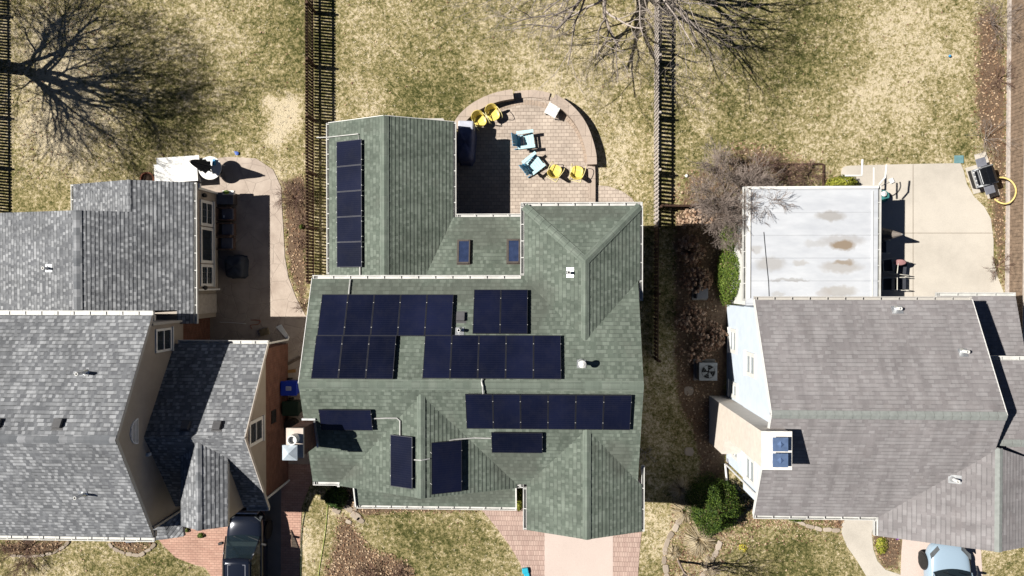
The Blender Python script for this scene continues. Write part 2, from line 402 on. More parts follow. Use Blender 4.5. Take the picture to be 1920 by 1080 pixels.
def m_pv():
    m, n, b = newmat('photovoltaic_cells'); o = coord(n)
    s = n.nodes.new('ShaderNodeSeparateXYZ'); n.links.new(o, s.inputs[0])
    ly = math_(n, 'GREATER_THAN', math_(n, 'FRACT', math_(n, 'MULTIPLY', s.outputs[1], 12.0)), .86)
    lx = math_(n, 'GREATER_THAN', math_(n, 'FRACT', math_(n, 'MULTIPLY', s.outputs[0], 6.0)), .97)
    l = math_(n, 'MAXIMUM', ly, math_(n, 'MULTIPLY', lx, .5))
    r = ramp(n, [(.3, (.005,.007,.018)), (.7, (.009,.012,.032))]); n.links.new(noise_(n, geopos(n), .5, 2), r.inputs[0])
    oi = N(n, 'ShaderNodeObjectInfo'); rv = ramp(n, [(0, (.7,.7,.75)), (1, (1.35,1.3,1.4))]); n.links.new(oi.outputs['Random'], rv.inputs[0])
    c = mixc(n, 1, r.outputs[0], rv.outputs[0], 'MULTIPLY'); dn2 = ramp(n, [(.45, (0,)*3), (.8, (1,)*3)]); n.links.new(noise_(n, geopos(n), 2.3, 6, .7), dn2.inputs[0])
    c = mixc(n, math_(n, 'MULTIPLY', dn2.outputs[0], .06), c, (.12,.11,.1)); c = mixc(n, math_(n, 'MULTIPLY', l, .4), c, (.022,.024,.045))
    n.links.new(c, b.inputs['Base Color']); b.inputs['Roughness'].default_value = .16; b.inputs['Specular IOR Level'].default_value = .5
    return m
M['pv'] = m_pv()

# ------------------------------------------------------------------ ground plan (hard surfaces and beds, outlines surveyed on the ground)
def G(*pts): return [tuple(P(a, b)[:2]) for a, b in pts]
def smooth_poly(pts, it=2):
    for _ in range(it):
        q = []
        for i in range(len(pts)):
            a, b = pts[i], pts[(i+1) % len(pts)]
            q += [(a[0]*.75+b[0]*.25, a[1]*.75+b[1]*.25), (a[0]*.25+b[0]*.75, a[1]*.25+b[1]*.75)]
        pts = q
    return pts
left_patio = G((280,340),(298,318),(330,306),(380,300),(430,294),(480,297),(512,318),(527,350),(529,390),(532,440),(534,480),(541,520),(556,560),(572,590),(585,605),(620,610),(620,870),(500,870),(400,700),(330,640),(330,420))
arc = [(985+134*math.cos(t), 307-134*math.sin(t)*1.0) for t in [R(a) for a in range(0, 181, 8)]]
main_patio = [tuple(P(a, b)[:2]) for a, b in arc] + G((850,420),(1119,420))
side_walk = G((1110,347),(1140,349),(1165,358),(1185,372),(1196,390),(1196,430),(1110,430))
right_patio = G((1577,322),(1580,314),(1588,311),(1690,308),(1800,306),(1806,320),(1812,345),(1825,368),(1845,388),(1857,410),(1862,450),(1862,490),(1870,520),(1880,545),(1883,580),(1883,600),(1577,600))
grill_pad = G((1809,316),(1826,309),(1848,300),(1856,330),(1858,360),(1868,366),(1850,372),(1826,364))
drive_main = G((890,930),(905,958),(930,988),(955,1022),(975,1055),(984,1085),(986,1190),(1190,1190),(1196,1080),(1200,1020),(1208,960),(1208,900),(960,880))
drive_slab = G((1021,930),(1149,930),(1149,1190),(1021,1190))
drive_left = G((318,930),(312,985),(298,1012),(310,1026),(330,1045),(360,1057),(385,1064),(400,1085),(410,1190),(560,1190),(562,1040),(566,950),(585,900),(585,868),(500,868),(400,900))
drive_strip = G((497,880),(528,880),(526,1190),(497,1190))
drive_right = G((1694,985),(1690,1035),(1688,1085),(1688,1200),(1850,1200),(1835,980))
front_path = G((1590,960),(1578,985),(1578,1000),(1588,1025),(1606,1050),(1630,1090),(1650,1130),(1720,1130),(1690,1078),(1660,1068),(1645,1052),(1637,1030),(1634,1000),(1640,975),(1640,950))
hard = [left_patio, main_patio, side_walk, right_patio, drive_main, drive_left, drive_right, front_path, grill_pad]
beds = [smooth_poly(G(*b)) for b in [
    [(528,350),(545,330),(578,322),(578,420),(576,520),(574,606),(556,560),(540,510),(534,440)],
    [(630,950),(672,985),(680,1005),(700,1030),(740,1038),(775,1055),(790,1095),(600,1095),(612,1050),(630,1000)],
    [(600,905),(990,905),(990,962),(900,960),(800,962),(700,964),(680,975),(640,945)],
    [(0,1010),(140,1010),(128,1022),(100,1042),(50,1045),(0,1040)],
    [(205,1010),(300,1010),(288,1024),(262,1040),(232,1038),(214,1026)],
    [(340,985),(400,985),(396,1000),(375,1008),(352,1004),(338,992)],
    [(1262,388),(1350,388),(1400,330),(1400,560),(1365,600),(1360,950),(1320,950),(1300,800),(1262,760),(1262,430)],
    [(1380,250),(1540,300),(1580,345),(1400,352),(1360,420),(1262,420),(1262,330),(1340,300)],
    [(1250,930),(1420,930),(1590,965),(1575,1000),(1450,985),(1400,1000),(1330,1090),(1245,1090),(1238,1040),(1262,975)],
    [(1820,20),(1895,0),(1895,560),(1880,545),(1862,470),(1850,390),(1858,300),(1820,240),(1828,120)],
    [(1634,975),(1700,985),(1690,1068),(1660,1068),(1645,1050),(1636,1025)],
    [(1530,960),(1590,960),(1580,998),(1560,990)],
]]
def inside(poly, x, y):
    c = False; n = len(poly); j = n-1
    for i in range(n):
        xi, yi = poly[i]; xj, yj = poly[j]
        if (yi > y) != (yj > y) and x < (xj-xi)*(y-yi)/(yj-yi)+xi: c = not c
        j = i
    return c
def np_inside(poly, X, Y):
    c = np.zeros(X.shape, bool); n = len(poly); j = n-1
    for i in range(n):
        xi, yi = poly[i]; xj, yj = poly[j]
        if yi != yj: c ^= ((yi > Y) != (yj > Y)) & (X < (xj-xi)*(Y-yi)/(yj-yi)+xi)
        j = i
    return c
def np_dist(poly, X, Y):
    dd = np.full(X.shape, 1e9); n = len(poly)
    for i in range(n):
        ax, ay = poly[i]; bx, by = poly[(i+1) % n]; ux, uy = bx-ax, by-ay; L = ux*ux+uy*uy+1e-12
        t = np.clip(((X-ax)*ux+(Y-ay)*uy)/L, 0, 1); dd = np.minimum(dd, np.hypot(X-ax-t*ux, Y-ay-t*uy))
    return dd
# where the lawn is straw (+) or green (-): (px, py, radius px, amount)
spots = [(110,120,130,.45),(120,260,90,.4),(250,60,70,-.2),(330,200,110,-.3),(420,120,110,.1),(540,80,75,-.45),(545,180,50,-.2),(520,215,28,.5),(545,190,18,.8),(505,190,14,.8),(530,235,22,.8),(548,215,18,.8),(515,262,16,.7),(410,175,10,.6),
  (480,180,60,-.1),(420,300,80,.1),(700,50,90,.15),(800,110,120,-.15),(860,190,80,-.4),(740,190,80,-.35),(960,60,120,.1),(1100,150,90,.25),(1170,290,60,.3),(1000,130,60,.1),(690,205,50,.3),
  (1330,120,100,-.15),(1450,60,110,-.25),(1560,100,90,-.2),(1700,60,90,.3),(1740,160,90,.2),(1640,190,60,.25),(1780,220,70,-.2),(1480,200,80,.05),(1590,230,80,.15),(1300,200,50,.15),
  (820,1000,120,-.3),(860,1060,70,-.1),(930,1000,40,-.15),(760,1000,30,-.1),(590,960,30,-.2),(575,1040,30,.2),(350,1065,60,-.4),(280,1060,60,-.3),(130,1060,80,.2),(1480,1060,90,-.4),(1560,1050,60,.05),(1230,1000,35,.4),(1240,700,60,.2),(1860,1060,60,.1),(60,350,60,-.1)]
SPW = [(*P(a, b)[:2], r/42.0, v) for a, b, r, v in spots]
def fields(X, Y):
    n = X.size; dry = np.empty(n); soil = np.full(n, -1.0)
    Xf, Yf = X.ravel(), Y.ravel()
    for i in range(n):
        v = Vector((Xf[i]*.22, Yf[i]*.22, 0)); v2 = Vector((Xf[i]*.9, Yf[i]*.9, 3.1))
        dry[i] = .56+.18*noise.noise(v)+.26*noise.noise(v2)
    for a, b, r, s in SPW:
        q = ((Xf-a)**2+(Yf-b)**2)/(r*r); dry += (s*.5 if s < 0 else s)*np.exp(-q*1.1)
    for bi, b in enumerate(beds):
        wt = {7: .45, 8: .3, 9: .7, 1: .8, 5: .8}.get(bi, 1.0)
        ins = np_inside(b, Xf, Yf); dd = np_dist(b, Xf, Yf)
        s = np.where(ins, wt*np.minimum(dd/.5, 1)-(1-wt)*.35, -np.minimum(dd/.5, 1)); soil = np.maximum(soil, s)
    for hp in hard:
        dd = np_dist(hp, Xf, Yf); dry += .12*np.exp(-(dd/.25)**2)
    return dry, soil
gx = np.concatenate([[-250, -120, -60], np.arange(-30, 30.01, .2), [60, 120, 250]])
gy = np.concatenate([[-250, -120, -60], np.arange(-18, 18.01, .2), [60, 120, 250]])
GX, GY = np.meshgrid(gx, gy)
dryv, soilv = fields(GX, GY)
nx_, ny_ = len(gx), len(gy)
me = bpy.data.meshes.new('lawn')
vv = np.stack([GX.ravel(), GY.ravel(), np.zeros(GX.size)], 1)
idx = np.arange(nx_*ny_).reshape(ny_, nx_)
ff = np.stack([idx[:-1, :-1], idx[:-1, 1:], idx[1:, 1:], idx[1:, :-1]], -1).reshape(-1, 4)
me.from_pydata(vv.tolist(), [], ff.tolist())
a_ = me.attributes.new('dry', 'FLOAT', 'POINT'); a_.data.foreach_set('value', dryv)
a_ = me.attributes.new('soil', 'FLOAT', 'POINT'); a_.data.foreach_set('value', soilv)
lawn = bpy.data.objects.new('lawn', me); COL.objects.link(lawn); tag(lawn, kind='structure')
def m_lawn():
    m, n, b = newmat('spring_lawn'); g = geopos(n)
    a = N(n, 'ShaderNodeAttribute'); a.attribute_name = 'dry'; s = N(n, 'ShaderNodeAttribute'); s.attribute_name = 'soil'
    n1 = noise_(n, g, 2.6, 5, .62); n1b = noise_(n, g, 5.8, 3, .6); n2 = noise_(n, g, 11, 4, .6); n3 = noise_(n, g, 34, 3, .6)
    v = math_(n, 'ADD', a.outputs['Fac'], math_(n, 'MULTIPLY', math_(n, 'SUBTRACT', n1, .5), 1.35))
    v = math_(n, 'ADD', v, math_(n, 'MULTIPLY', math_(n, 'SUBTRACT', n2, .5), 1.5)); v = math_(n, 'ADD', v, math_(n, 'MULTIPLY', math_(n, 'SUBTRACT', n1b, .5), 1.7))
    v = math_(n, 'ADD', v, math_(n, 'MULTIPLY', math_(n, 'SUBTRACT', n3, .5), 1.6))
    r = ramp(n, [(.0, (.06,.066,.02)), (.25, (.14,.137,.05)), (.5, (.28,.24,.108)), (.75, (.44,.37,.20)), (1, (.70,.60,.42))]); n.links.new(v, r.inputs[0])
    c = r.outputs[0]
    sv = math_(n, 'ADD', s.outputs['Fac'], math_(n, 'MULTIPLY', math_(n, 'SUBTRACT', n1, .5), 1.6))
    sv = math_(n, 'ADD', sv, math_(n, 'MULTIPLY', math_(n, 'SUBTRACT', n2, .5), .8))
    sr = ramp(n, [(.0, (0,)*3), (.35, (1,)*3)]); n.links.new(sv, sr.inputs[0])
    e = ramp(n, [(.3, (.085,.058,.042)), (.5, (.17,.115,.078)), (.68, (.30,.215,.14))]); n.links.new(math_(n, 'MULTIPLY_ADD', n3, .6, math_(n, 'MULTIPLY', n2, .45)), e.inputs[0])
    c = mixc(n, sr.outputs[0], c, e.outputs[0])
    n.links.new(c, b.inputs['Base Color']); b.inputs['Roughness'].default_value = .95; b.inputs['Specular IOR Level'].default_value = .1
    bump_(n, b, math_(n, 'ADD', math_(n, 'MULTIPLY', n2, .6), n3), .05)
    return m
me.materials.append(m_lawn())

M["patio_l"] = flagstone("stamped_concrete", (.37,.30,.25), (.54,.46,.39))
M['pv_main'] = pavers('patio_pavers', (.46,.385,.325), (.57,.485,.41), (.30,.24,.2), .24, .16, .008, stain=.18)
M['pv_edge'] = pavers('paver_border', (.36,.28,.22), (.45,.36,.29), (.22,.17,.13), .1, .1, .008)
M['pv_pink'] = pavers('pink_pavers', (.50,.30,.235), (.58,.37,.29), (.33,.2,.16), .22, .11, .006, stain=.16)
M['pv_drive'] = pavers('driveway_pavers', (.46,.33,.285), (.56,.42,.36), (.3,.21,.18), .11, .22, .006, stain=.15)
M['slab'] = concrete('pale_pink_slab', (.62,.52,.47), stain=.07, grime=(.58,.46,.4))
M['conc'] = concrete('pale_concrete', (.585,.54,.475), stain=.2, grime=(.42,.34,.26))
M['conc_g'] = concrete('grey_concrete', (.25,.235,.22), stain=.3)
def sheet(name, poly, z, mat):
    b = MB(); b.prism(poly, -.06, z); return struct(name, b, mat)
sheet('patio', left_patio, .024, M['patio_l'])
sheet('patio', main_patio, .03, M['pv_main'])
sheet('path', side_walk, .026, M['pv_main'])
sheet('patio', right_patio, .03, M['conc'])
sheet('driveway', drive_main, .022, M['pv_drive'])
sheet('driveway', drive_slab, .027, M['slab'])
sheet('driveway', drive_left, .022, M['pv_pink'])
sheet('path', drive_strip, .027, M['conc_g'])
sheet('driveway', drive_right, .024, M['slab'])
sheet('path', front_path, .02, M['conc'])
# saw-cut joints in the right patio
jb = MB()
for a, b in (((1712,308),(1712,600)), ((1640,437),(1862,437)),): 
    p, q = P(*a, .0325), P(*b, .0325); jb.bar(p, q, .022, .003)
struct('patio_joint', jb, plain('joint', (.22,.18,.14), .9))
# border courses of the main patio and the side path
bb = MB()
ctr = P(985, 307); rr = 3.14
for k in range(0, 62):
    a = R(2+176*k/61); u = Vector((math.cos(a), math.sin(a), 0)); c = Vector((ctr.x, ctr.y, .036))+u*2.72
    bb.obox(c, (.22, .115, .01), Matrix.Rotation(a, 3, 'Z'))
struct('patio_border', bb, plain('border_paver', (.40,.315,.25), .9, var=.2, scale=9))

# ------------------------------------------------------------------ building helpers
ROW = .15
def roof(name, parent, polys, mat, th=.16, trim=None, label=None):
    """polys: lists of 3-D points, each one flat roof plane; UV runs along the eave and up the slope"""
    b = MB(); edges = {}
    key = lambda p: (round(p[0], 3), round(p[1], 3), round(p[2], 3))
    oriented = []
    for poly in polys:
        pts = [Vector(p) for p in poly]; nn = Vector((0,0,0))
        for i in range(len(pts)): nn += (pts[i]-pts[0]).cross(pts[(i+1) % len(pts)]-pts[0])
        if nn.z < 0: pts = pts[::-1]; nn = -nn
        nn.normalize(); oriented.append(pts)
        u = Vector((0,0,1)).cross(nn)
        u = Vector((1,0,0)) if u.length < 1e-4 else u.normalized()
        v = nn.cross(u)
        if v.z < 0: v = -v; u = -u
        zmin = min(pts, key=lambda p: p.z)
        uv = [((p).dot(u)+50, (p-zmin).dot(v)+70) for p in pts]
        # courses: one thin wedge for each row, thick edge facing down the slope
        vv_ = [q[1]-70 for q in uv]; top = max(vv_); k = 0
        if v.z > .05:
            while k*ROW < top-1e-4:
                lo, hi = k*ROW, min((k+1)*ROW, top)
                def clip(poly, lim, keep_above):
                    o = []
                    for i in range(len(poly)):
                        (p0, a0), (p1, a1) = poly[i], poly[(i+1) % len(poly)]
                        i0 = a0 >= lim if keep_above else a0 <= lim; i1 = a1 >= lim if keep_above else a1 <= lim
                        if i0: o.append((p0, a0))
                        if i0 != i1: t = (lim-a0)/(a1-a0); o.append((p0.lerp(p1, t), lim))
                    return o
                q = clip(clip(list(zip(pts, vv_)), lo, True), hi, False) if len(pts) < 7 or True else []
                if len(q) >= 3:
                    st = [(p0+nn*(.015*(1-(a0-lo)/ROW)+.001), a0) for p0, a0 in q]
                    b.face([p0 for p0, _ in st], 0, [(p0.dot(u)+50, a0+70) for p0, a0 in st])
                    low = [(s_[0], q_[0]) for s_, q_ in zip(st, q) if abs(s_[1]-lo) < 1e-5]
                    if len(low) >= 2:
                        low.sort(key=lambda e: e[1].dot(u)); (s0_, g0_), (s1_, g1_) = low[0], low[-1]
                        uu = [(g0_.dot(u)+50, lo+70.01)]*2+[(g1_.dot(u)+50, lo+70.01)]*2
                        b.face([s0_, g0_, g1_, s1_], 0, [uu[0], uu[1], uu[2], uu[3]])
                k += 1
        else: b.face(pts, 0, uv)
        dn = Vector((0,0,-th)); b.face([p+dn for p in pts[::-1]], 1, [(0,0)]*len(pts))
        for i in range(len(pts)):
            e = (key(pts[i]), key(pts[(i+1) % len(pts)])); edges[e] = (pts[i], pts[(i+1) % len(pts)])
    for (a, c), (p, q) in edges.items():
        if (c, a) in edges: continue
        dn = Vector((0,0,-th)); b.face([p, p+dn, q+dn, q], 1, [(0,0)]*4)
    o = b.build(name, [mat, trim or M['white']], parent)
    if label: o['label'] = label
    return o
def ridge_cap(parent, a, b, mat, sideA, sideB, w_=.16, lift=.03):
    """folded cap along a ridge/hip a-b; sideA/B are unit vectors running down each slope"""
    a, b = Vector(a), Vector(b); L = (b-a).length; mb = MB(); up = Vector((0,0,lift))
    n_ = max(1, int(L/.3))
    for i in range(n_):
        p = a.lerp(b, i/n_); q = a.lerp(b, (i+1)/n_); e = Vector((0,0,.012 if i % 1 == 0 else 0)); r_ = random.random()
        for s in (Vector(sideA), Vector(sideB)):
            pts = [p+up+e, q+up, q+up+s*w_, p+up+e+s*w_]
            nn = (pts[1]-pts[0]).cross(pts[3]-pts[0])
            uv = [(i*.3+.01+50, 70.02), (i*.3+.29+50, 70.02), (i*.3+.29+50, 70.25), (i*.3+.01+50, 70.25)]
            if nn.z < 0: pts = pts[::-1]; uv = uv[::-1]
            mb.face(pts, 0, uv)
    return mb.build('ridge_cap', mat, parent)
def down(pl):                       # unit vector running down the plane
    n = pl[0]; h = Vector((n.x, n.y, 0))
    t = Vector((n.x, n.y, -(n.x**2+n.y**2)/n.z)); return t.normalized()
def gutter(parent, a, b, out, name='gutter', mat=None, w_=.13, h_=.11, step=.62):
    a, b, out = Vector(a), Vector(b), Vector(out).normalized(); mb = MB()
    z = Vector((0,0,1)); mid = out*(w_/2)
    mb.bar(a+mid-z*h_, b+mid-z*h_, w_, .012)
    mb.bar(a+out*.008-z*h_/2, b+out*.008-z*h_/2, .014, h_)
    mb.bar(a+out*w_-z*(h_/2-.004), b+out*w_-z*(h_/2-.004), .03, h_+.01)
    L = (b-a).length; t = (b-a).normalized(); k = int(L/step)
    for i in range(k+1):
        p = a+t*(.05+i*(L-.1)/max(k, 1)); mb.bar(p+out*.01, p+out*w_, .035, .012)
    for p in (a, b): mb.bar(p+out*.01-z*h_/2, p+out*w_-z*h_/2, .012, h_)
    return mb.build(name, mat or M['gutter'], parent)
def walls(parent, poly, z0, z1, mat, name='wall', label=None):
    b = MB(); b.prism(poly, z0, z1); o = b.build(name, mat, parent)
    if label: o['label'] = label
    return o
def rect(x0, x1, y0, y1): return [(x0, y0), (x1, y0), (x1, y1), (x0, y1)]
def gable_wall_x(parent, x, th, ys, yr, yn, z0, ze, zr, mat):   # gable end standing across y, thickness along x
    b = MB(); b.extrude([(x, ys, z0), (x, yn, z0), (x, yn, ze), (x, yr, zr), (x, ys, ze)], (th, 0, 0)); return b.build('gable', mat, parent)
def gable_wall_y(parent, y, th, x0, xr, x1, z0, ze, zr, mat):
    b = MB(); b.extrude([(x0, y, z0), (x1, y, z0), (x1, y, ze), (xr, y, zr), (x0, y, ze)], (0, th, 0)); return b.build('gable', mat, parent)
def window_x(parent, x, out, y0, y1, z0, z1, mull=1, bars=0, fr=None, fw=.09, name='window', gl='glass'):
    """window in a wall facing +-x (out = +1/-1)"""
    b = MB(); xa, xb = sorted((x, x+out*.05))
    b.box(xa, xb, y0, y1, z1-fw, z1); b.box(xa, xb, y0, y1, z0, z0+fw); b.box(xa, xb, y0, y0+fw, z0+fw, z1-fw); b.box(xa, xb, y1-fw, y1, z0+fw, z1-fw)
    for i in range(mull):
        zc = z0+(z1-z0)*(i+1)/(mull+1); b.box(xa, xb, y0+fw, y1-fw, zc-.025, zc+.025)
    xs0, xs1 = sorted((x, x+out*.1)); b.box(xs0, xs1, y0-.03, y1+.03, z0-.06, z0-.002)
    wd = b.build(name, fr or M['white'], parent)
    g = MB(); ga, gb = sorted((x-out*.02, x+out*.02)); g.box(ga, gb, y0+fw, y1-fw, z0+fw, z1-fw)
    for k in range(bars):
        pass
    g.build('pane', M[gl], wd)
    if bars:
        q = MB(); xq0, xq1 = sorted((x+out*.02, x+out*.03))
        for i in range(1, 3): 
            yc = y0+fw+(y1-y0-2*fw)*i/3; q.box(xq0, xq1, yc-.008, yc+.008, z0+fw, z1-fw)
        for i in range(1, 4):
            zc = z0+fw+(z1-z0-2*fw)*i/4; q.box(xq0, xq1, y0+fw, y1-fw, zc-.008, zc+.008)
        q.build('glazing_bars', plain('dim_bars', (.16,.17,.18), .5), wd)
    return wd
def window_y(parent, y, out, x0, x1, z0, z1, fw=.09, name='window', mull=1):
    b = MB(); ya, yb = sorted((y, y+out*.05))
    b.box(x0, x1, ya, yb, z1-fw, z1); b.box(x0, x1, ya, yb, z0, z0+fw); b.box(x0, x0+fw, ya, yb, z0+fw, z1-fw); b.box(x1-fw, x1, ya, yb, z0+fw, z1-fw)
    for i in range(mull):
        xc = x0+(x1-x0)*(i+1)/(mull+1); b.box(xc-.025, xc+.025, ya, yb, z0+fw, z1-fw)
    wd = b.build(name, M['white'], parent)
    g = MB(); ga, gb = sorted((y-out*.02, y+out*.02)); g.box(x0+fw, x1-fw, ga, gb, z0+fw, z1-fw); g.build('pane', M['glass'], wd); return wd
def vent_pipe(parent, p, pl, h=.35, r=.055, hood=False, white=True, fl=(.32,.3), lab=None):
    """p on the roof plane pl"""
    p = Vector(p); b = MB(); b.tube([p-Vector((0,0,.1)), p+Vector((0,0,h))], r, 14, cap=False)
    b.tube([p+Vector((0,0,h)), p+Vector((0,0,h-.25))], r*.72, 14, cap=False)
    n_ = 14; vs = []
    for rr in (r, r*.72):
        for j in range(n_): a = 2*math.pi*j/n_; vs.append(p+Vector((rr*math.cos(a), rr*math.sin(a), h)))
    b.raw(vs, [(j, (j+1) % n_, n_+(j+1) % n_, n_+j) for j in range(n_)])
    o = b.build('vent_pipe', M['white'] if white else M['galv'], parent)
    n = pl[0]; dn = down(pl); u = n.cross(dn).normalized(); rot = Matrix((u, dn, n)).transposed()
    q = MB(); q.obox(p-dn*.07+n*.02, (fl[0], fl[1], .012), rot)
    q.lathe([(r*1.9, 0), (r*1.15, .09), (r*1.05, .1)], p-n*.01, 12)
    q.build('flashing', M['galv'], o)
    v = MB(); v.lathe([(r*.7, 0), (r*.7, .01)], p+Vector((0,0,h-.22)), 12); v.build('bore', M['darkvoid'], o)
    if hood:
        c = MB(); c.lathe([(r*1.2, 0), (r*1.9, .03), (r*1.9, .1), (r*.6, .16), (.001, .165)], p+Vector((0,0,h-.01)), 16); c.build('hood', M['white'], o)
    return o
def box_vent(parent, px, py, pl):
    c = PP(px, py, pl); n = pl[0]; dn = down(pl); u = n.cross(dn).normalized(); rot = Matrix((u, dn, n)).transposed()
    b = MB(); b.obox(c+n*.07, (.3, .32, .11), rot); b.obox(c+n*.008, (.42, .46, .012), rot)
    return b.build('roof_vent', plain('vent_metal', (.12,.12,.125), .5) if 'vm' not in M else M['vm'], parent, bevel=.012)
M['vm'] = plain('vent_metal', (.10,.10,.105), .5)
PANELS = {}
def panel(parent, c, u, v, n, w_, h_, rot90=False):
    key_ = (round(w_, 3), round(h_, 3))
    if key_ not in PANELS:
        a = MB(); a.box(-w_/2+.018, w_/2-.018, -h_/2+.018, h_/2-.018, -.02, .0)
        f = MB(); f.box(-w_/2, w_/2, -h_/2, -h_/2+.02, -.035, .006); f.box(-w_/2, w_/2, h_/2-.02, h_/2, -.035, .006)
        f.box(-w_/2, -w_/2+.02, -h_/2+.02, h_/2-.02, -.035, .006); f.box(w_/2-.02, w_/2, -h_/2+.02, h_/2-.02, -.035, .006)
        k = MB()
        for sx in (-1, 1):
            for sy in (-1, 1): k.box(sx*w_/2-.009, sx*w_/2+.009, sy*h_*.3-.014, sy*h_*.3+.014, -.14, .008)
        PANELS[key_] = (a, f, k)
        A = a.build('solar_panel', M['pv'], None); Fm = f.build('panel_frame', M['frame_al'], A); K = k.split('clamp', M['conduit'], A)
        PANELS[key_] = (A, Fm, K, [False])
    A, Fm, K, used = PANELS[key_]
    if used[0]:
        A2 = A.copy(); COL.objects.link(A2)
        for q in [Fm]+K:
            q2 = q.copy(); COL.objects.link(q2); q2.parent = A2
        A = A2
    used[0] = True
    A.parent = parent; rot = Matrix((u, v, n)).transposed()
    A.location = Vector(c)-wloc(parent); A.rotation_euler = rot.to_euler()
    return A
def array(parent, pl, px, py, nu, nv, w_, h_, lift=.15, gap=.012):
    """top-left panel corner seen at px,py; u to image right, v down the picture"""
    n = pl[0]; o = PP(px, py, pl, lift)
    if abs(n.x) < abs(n.y): u = Vector((1,0,0)); v = n.cross(u).normalized()
    else:
        v = Vector((0,1,0)); u = v.cross(n).normalized()
    if v.y < 0: v = -v
    if u.x < 0: u = -u
    n2 = u.cross(v)
    for i in range(nu):
        for j in range(nv):
            c = o+u*((i+.5)*w_+i*gap)-v*((j+.5)*h_+j*gap); panel(parent, c, u, v, n2, w_, h_)
def conduit(parent, pts, pl=None, r=.022, lift=.06):
    mb = MB(); q = [PP(a, b, p_, lift) for a, b, p_ in pts]; mb.tube(q, r, 7); return mb.build('conduit', M['conduit'], parent)

# ------------------------------------------------------------------ GREEN HOUSE (centre)
gh = thing('house', (-2.5, -3.8, 0), 'two-storey house with green shingle roofs covered in dark solar panels', 'house')
xW, xE, yN, yS, yR, zE, zR = -8.6, 3.64, .06, -7.63, -3.7, 5.0, 6.5
mN = (zR-zE)/(yN-yR)
plN = plane((xW, yN, zE), (xE, yN, zE), (xE, yR, zR)); plS = plane((xW, yS, zE), (xE, yS, zE), (xE, yR, zR))
mS = (zR-zE)/(yR-yS)
# chimney notch on the west rake
cy0, cy1 = -5.15, -6.1
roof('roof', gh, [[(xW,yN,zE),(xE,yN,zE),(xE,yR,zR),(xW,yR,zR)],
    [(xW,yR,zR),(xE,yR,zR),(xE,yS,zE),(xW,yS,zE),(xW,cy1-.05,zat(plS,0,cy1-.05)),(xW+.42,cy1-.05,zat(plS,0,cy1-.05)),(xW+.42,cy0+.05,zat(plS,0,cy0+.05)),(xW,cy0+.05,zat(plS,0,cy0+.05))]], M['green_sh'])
mroof = bpy.data.objects['roof']
ridge_cap(mroof, (xW, yR, zR), (xE, yR, zR), M['green_cap'], down(plN), down(plS), .2)
# north-east wing, hipped
wx0, wx1, wy = -.58, 3.71, 2.77; wr = (wx0+wx1)/2+.07; hw = wr-wx0; zw = 5.88; hy = .71
plWw = plane((wx0, 0, zE), (wx0, 1, zE), (wr, 0, zw)); plWe = plane((wx1, 0, zE), (wx1, 1, zE), (wr, 0, zw))
vy = yN-(zw-zE)/mN
vE = yN-(zE+.0-zE)/mN
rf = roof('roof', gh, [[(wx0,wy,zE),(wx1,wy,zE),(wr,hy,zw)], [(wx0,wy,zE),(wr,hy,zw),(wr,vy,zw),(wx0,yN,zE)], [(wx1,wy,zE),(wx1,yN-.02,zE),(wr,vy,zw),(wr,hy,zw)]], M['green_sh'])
plH = plane((wx0,wy,zE),(wx1,wy,zE),(wr,hy,zw))
ridge_cap(rf, (wr,hy,zw), (wr,vy,zw), M['green_cap'], down(plWw), down(plWe))
def perp(a, b, dv):       # unit vector across edge a-b lying in the plane that also holds the downhill vector dv
    t = (Vector(b)-Vector(a)).normalized(); q = dv-t*dv.dot(t); return q.normalized()
a_, b_ = (wr,hy,zw), (wx0,wy,zE); ridge_cap(rf, a_, b_, M['green_cap'], perp(a_,b_,down(plH)), perp(a_,b_,down(plWw)))
a_, b_ = (wr,hy,zw), (wx1,wy,zE); ridge_cap(rf, a_, b_, M['green_cap'], perp(a_,b_,down(plH)), perp(a_,b_,down(plWe)))
# west wing, one storey gable
qx0, qx1, qy = -8.72, -3.56, 6.52; qr = -6.15; zq0, zq = 2.5, 3.66
plQw = plane((qx0,0,zq0),(qx0,1,zq0),(qr,0,zq)); plQe = plane((qx1,0,zq0),(qx1,1,zq0),(qr,0,zq)); mQ = (zq-zq0)/(qx1-qr)
# skylight link roof
ky, kz0, kwall, kz1 = 2.61, 2.5, -.2, 3.06; mK = (kz1-kz0)/(ky-kwall)
vx1 = qr+(zq-kz1)/mQ
plK = plane((0,ky,kz0),(1,ky,kz0),(0,kwall,kz1))
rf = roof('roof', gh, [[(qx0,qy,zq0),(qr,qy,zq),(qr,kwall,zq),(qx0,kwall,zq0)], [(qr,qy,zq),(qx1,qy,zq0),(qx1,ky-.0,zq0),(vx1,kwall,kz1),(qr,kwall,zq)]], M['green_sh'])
ridge_cap(rf, (qr,qy,zq), (qr,yN-.02,zq), M['green_cap'], down(plQw), down(plQe), .2)
roof('roof', gh, [[(qx1,ky,kz0),(wx0+.05,ky,kz0),(wx0+.05,kwall,kz1),(vx1,kwall,kz1)]], M['green_sh'])
# front gable
fx0, fx1, fy = -7.57, -.86, -7.78; fr_ = -4.23; zf = zE+(fx1-fr_)*.405
plFw = plane((fx0,0,zE),(fx0,1,zE),(fr_,0,zf)); plFe = plane((fx1,0,zE),(fx1,1,zE),(fr_,0,zf)); vf = yR-(zR-zf)/mS
rf = roof('roof', gh, [[(fx0,fy,zE),(fr_,fy,zf),(fr_,vf,zf),(fx0,yS,zE)], [(fx1,fy,zE),(fx1,yS,zE),(fr_,vf,zf),(fr_,fy,zf)]], M['green_sh'])
ridge_cap(rf, (fr_,fy,zf), (fr_,vf,zf), M['green_cap'], down(plFw), down(plFe))
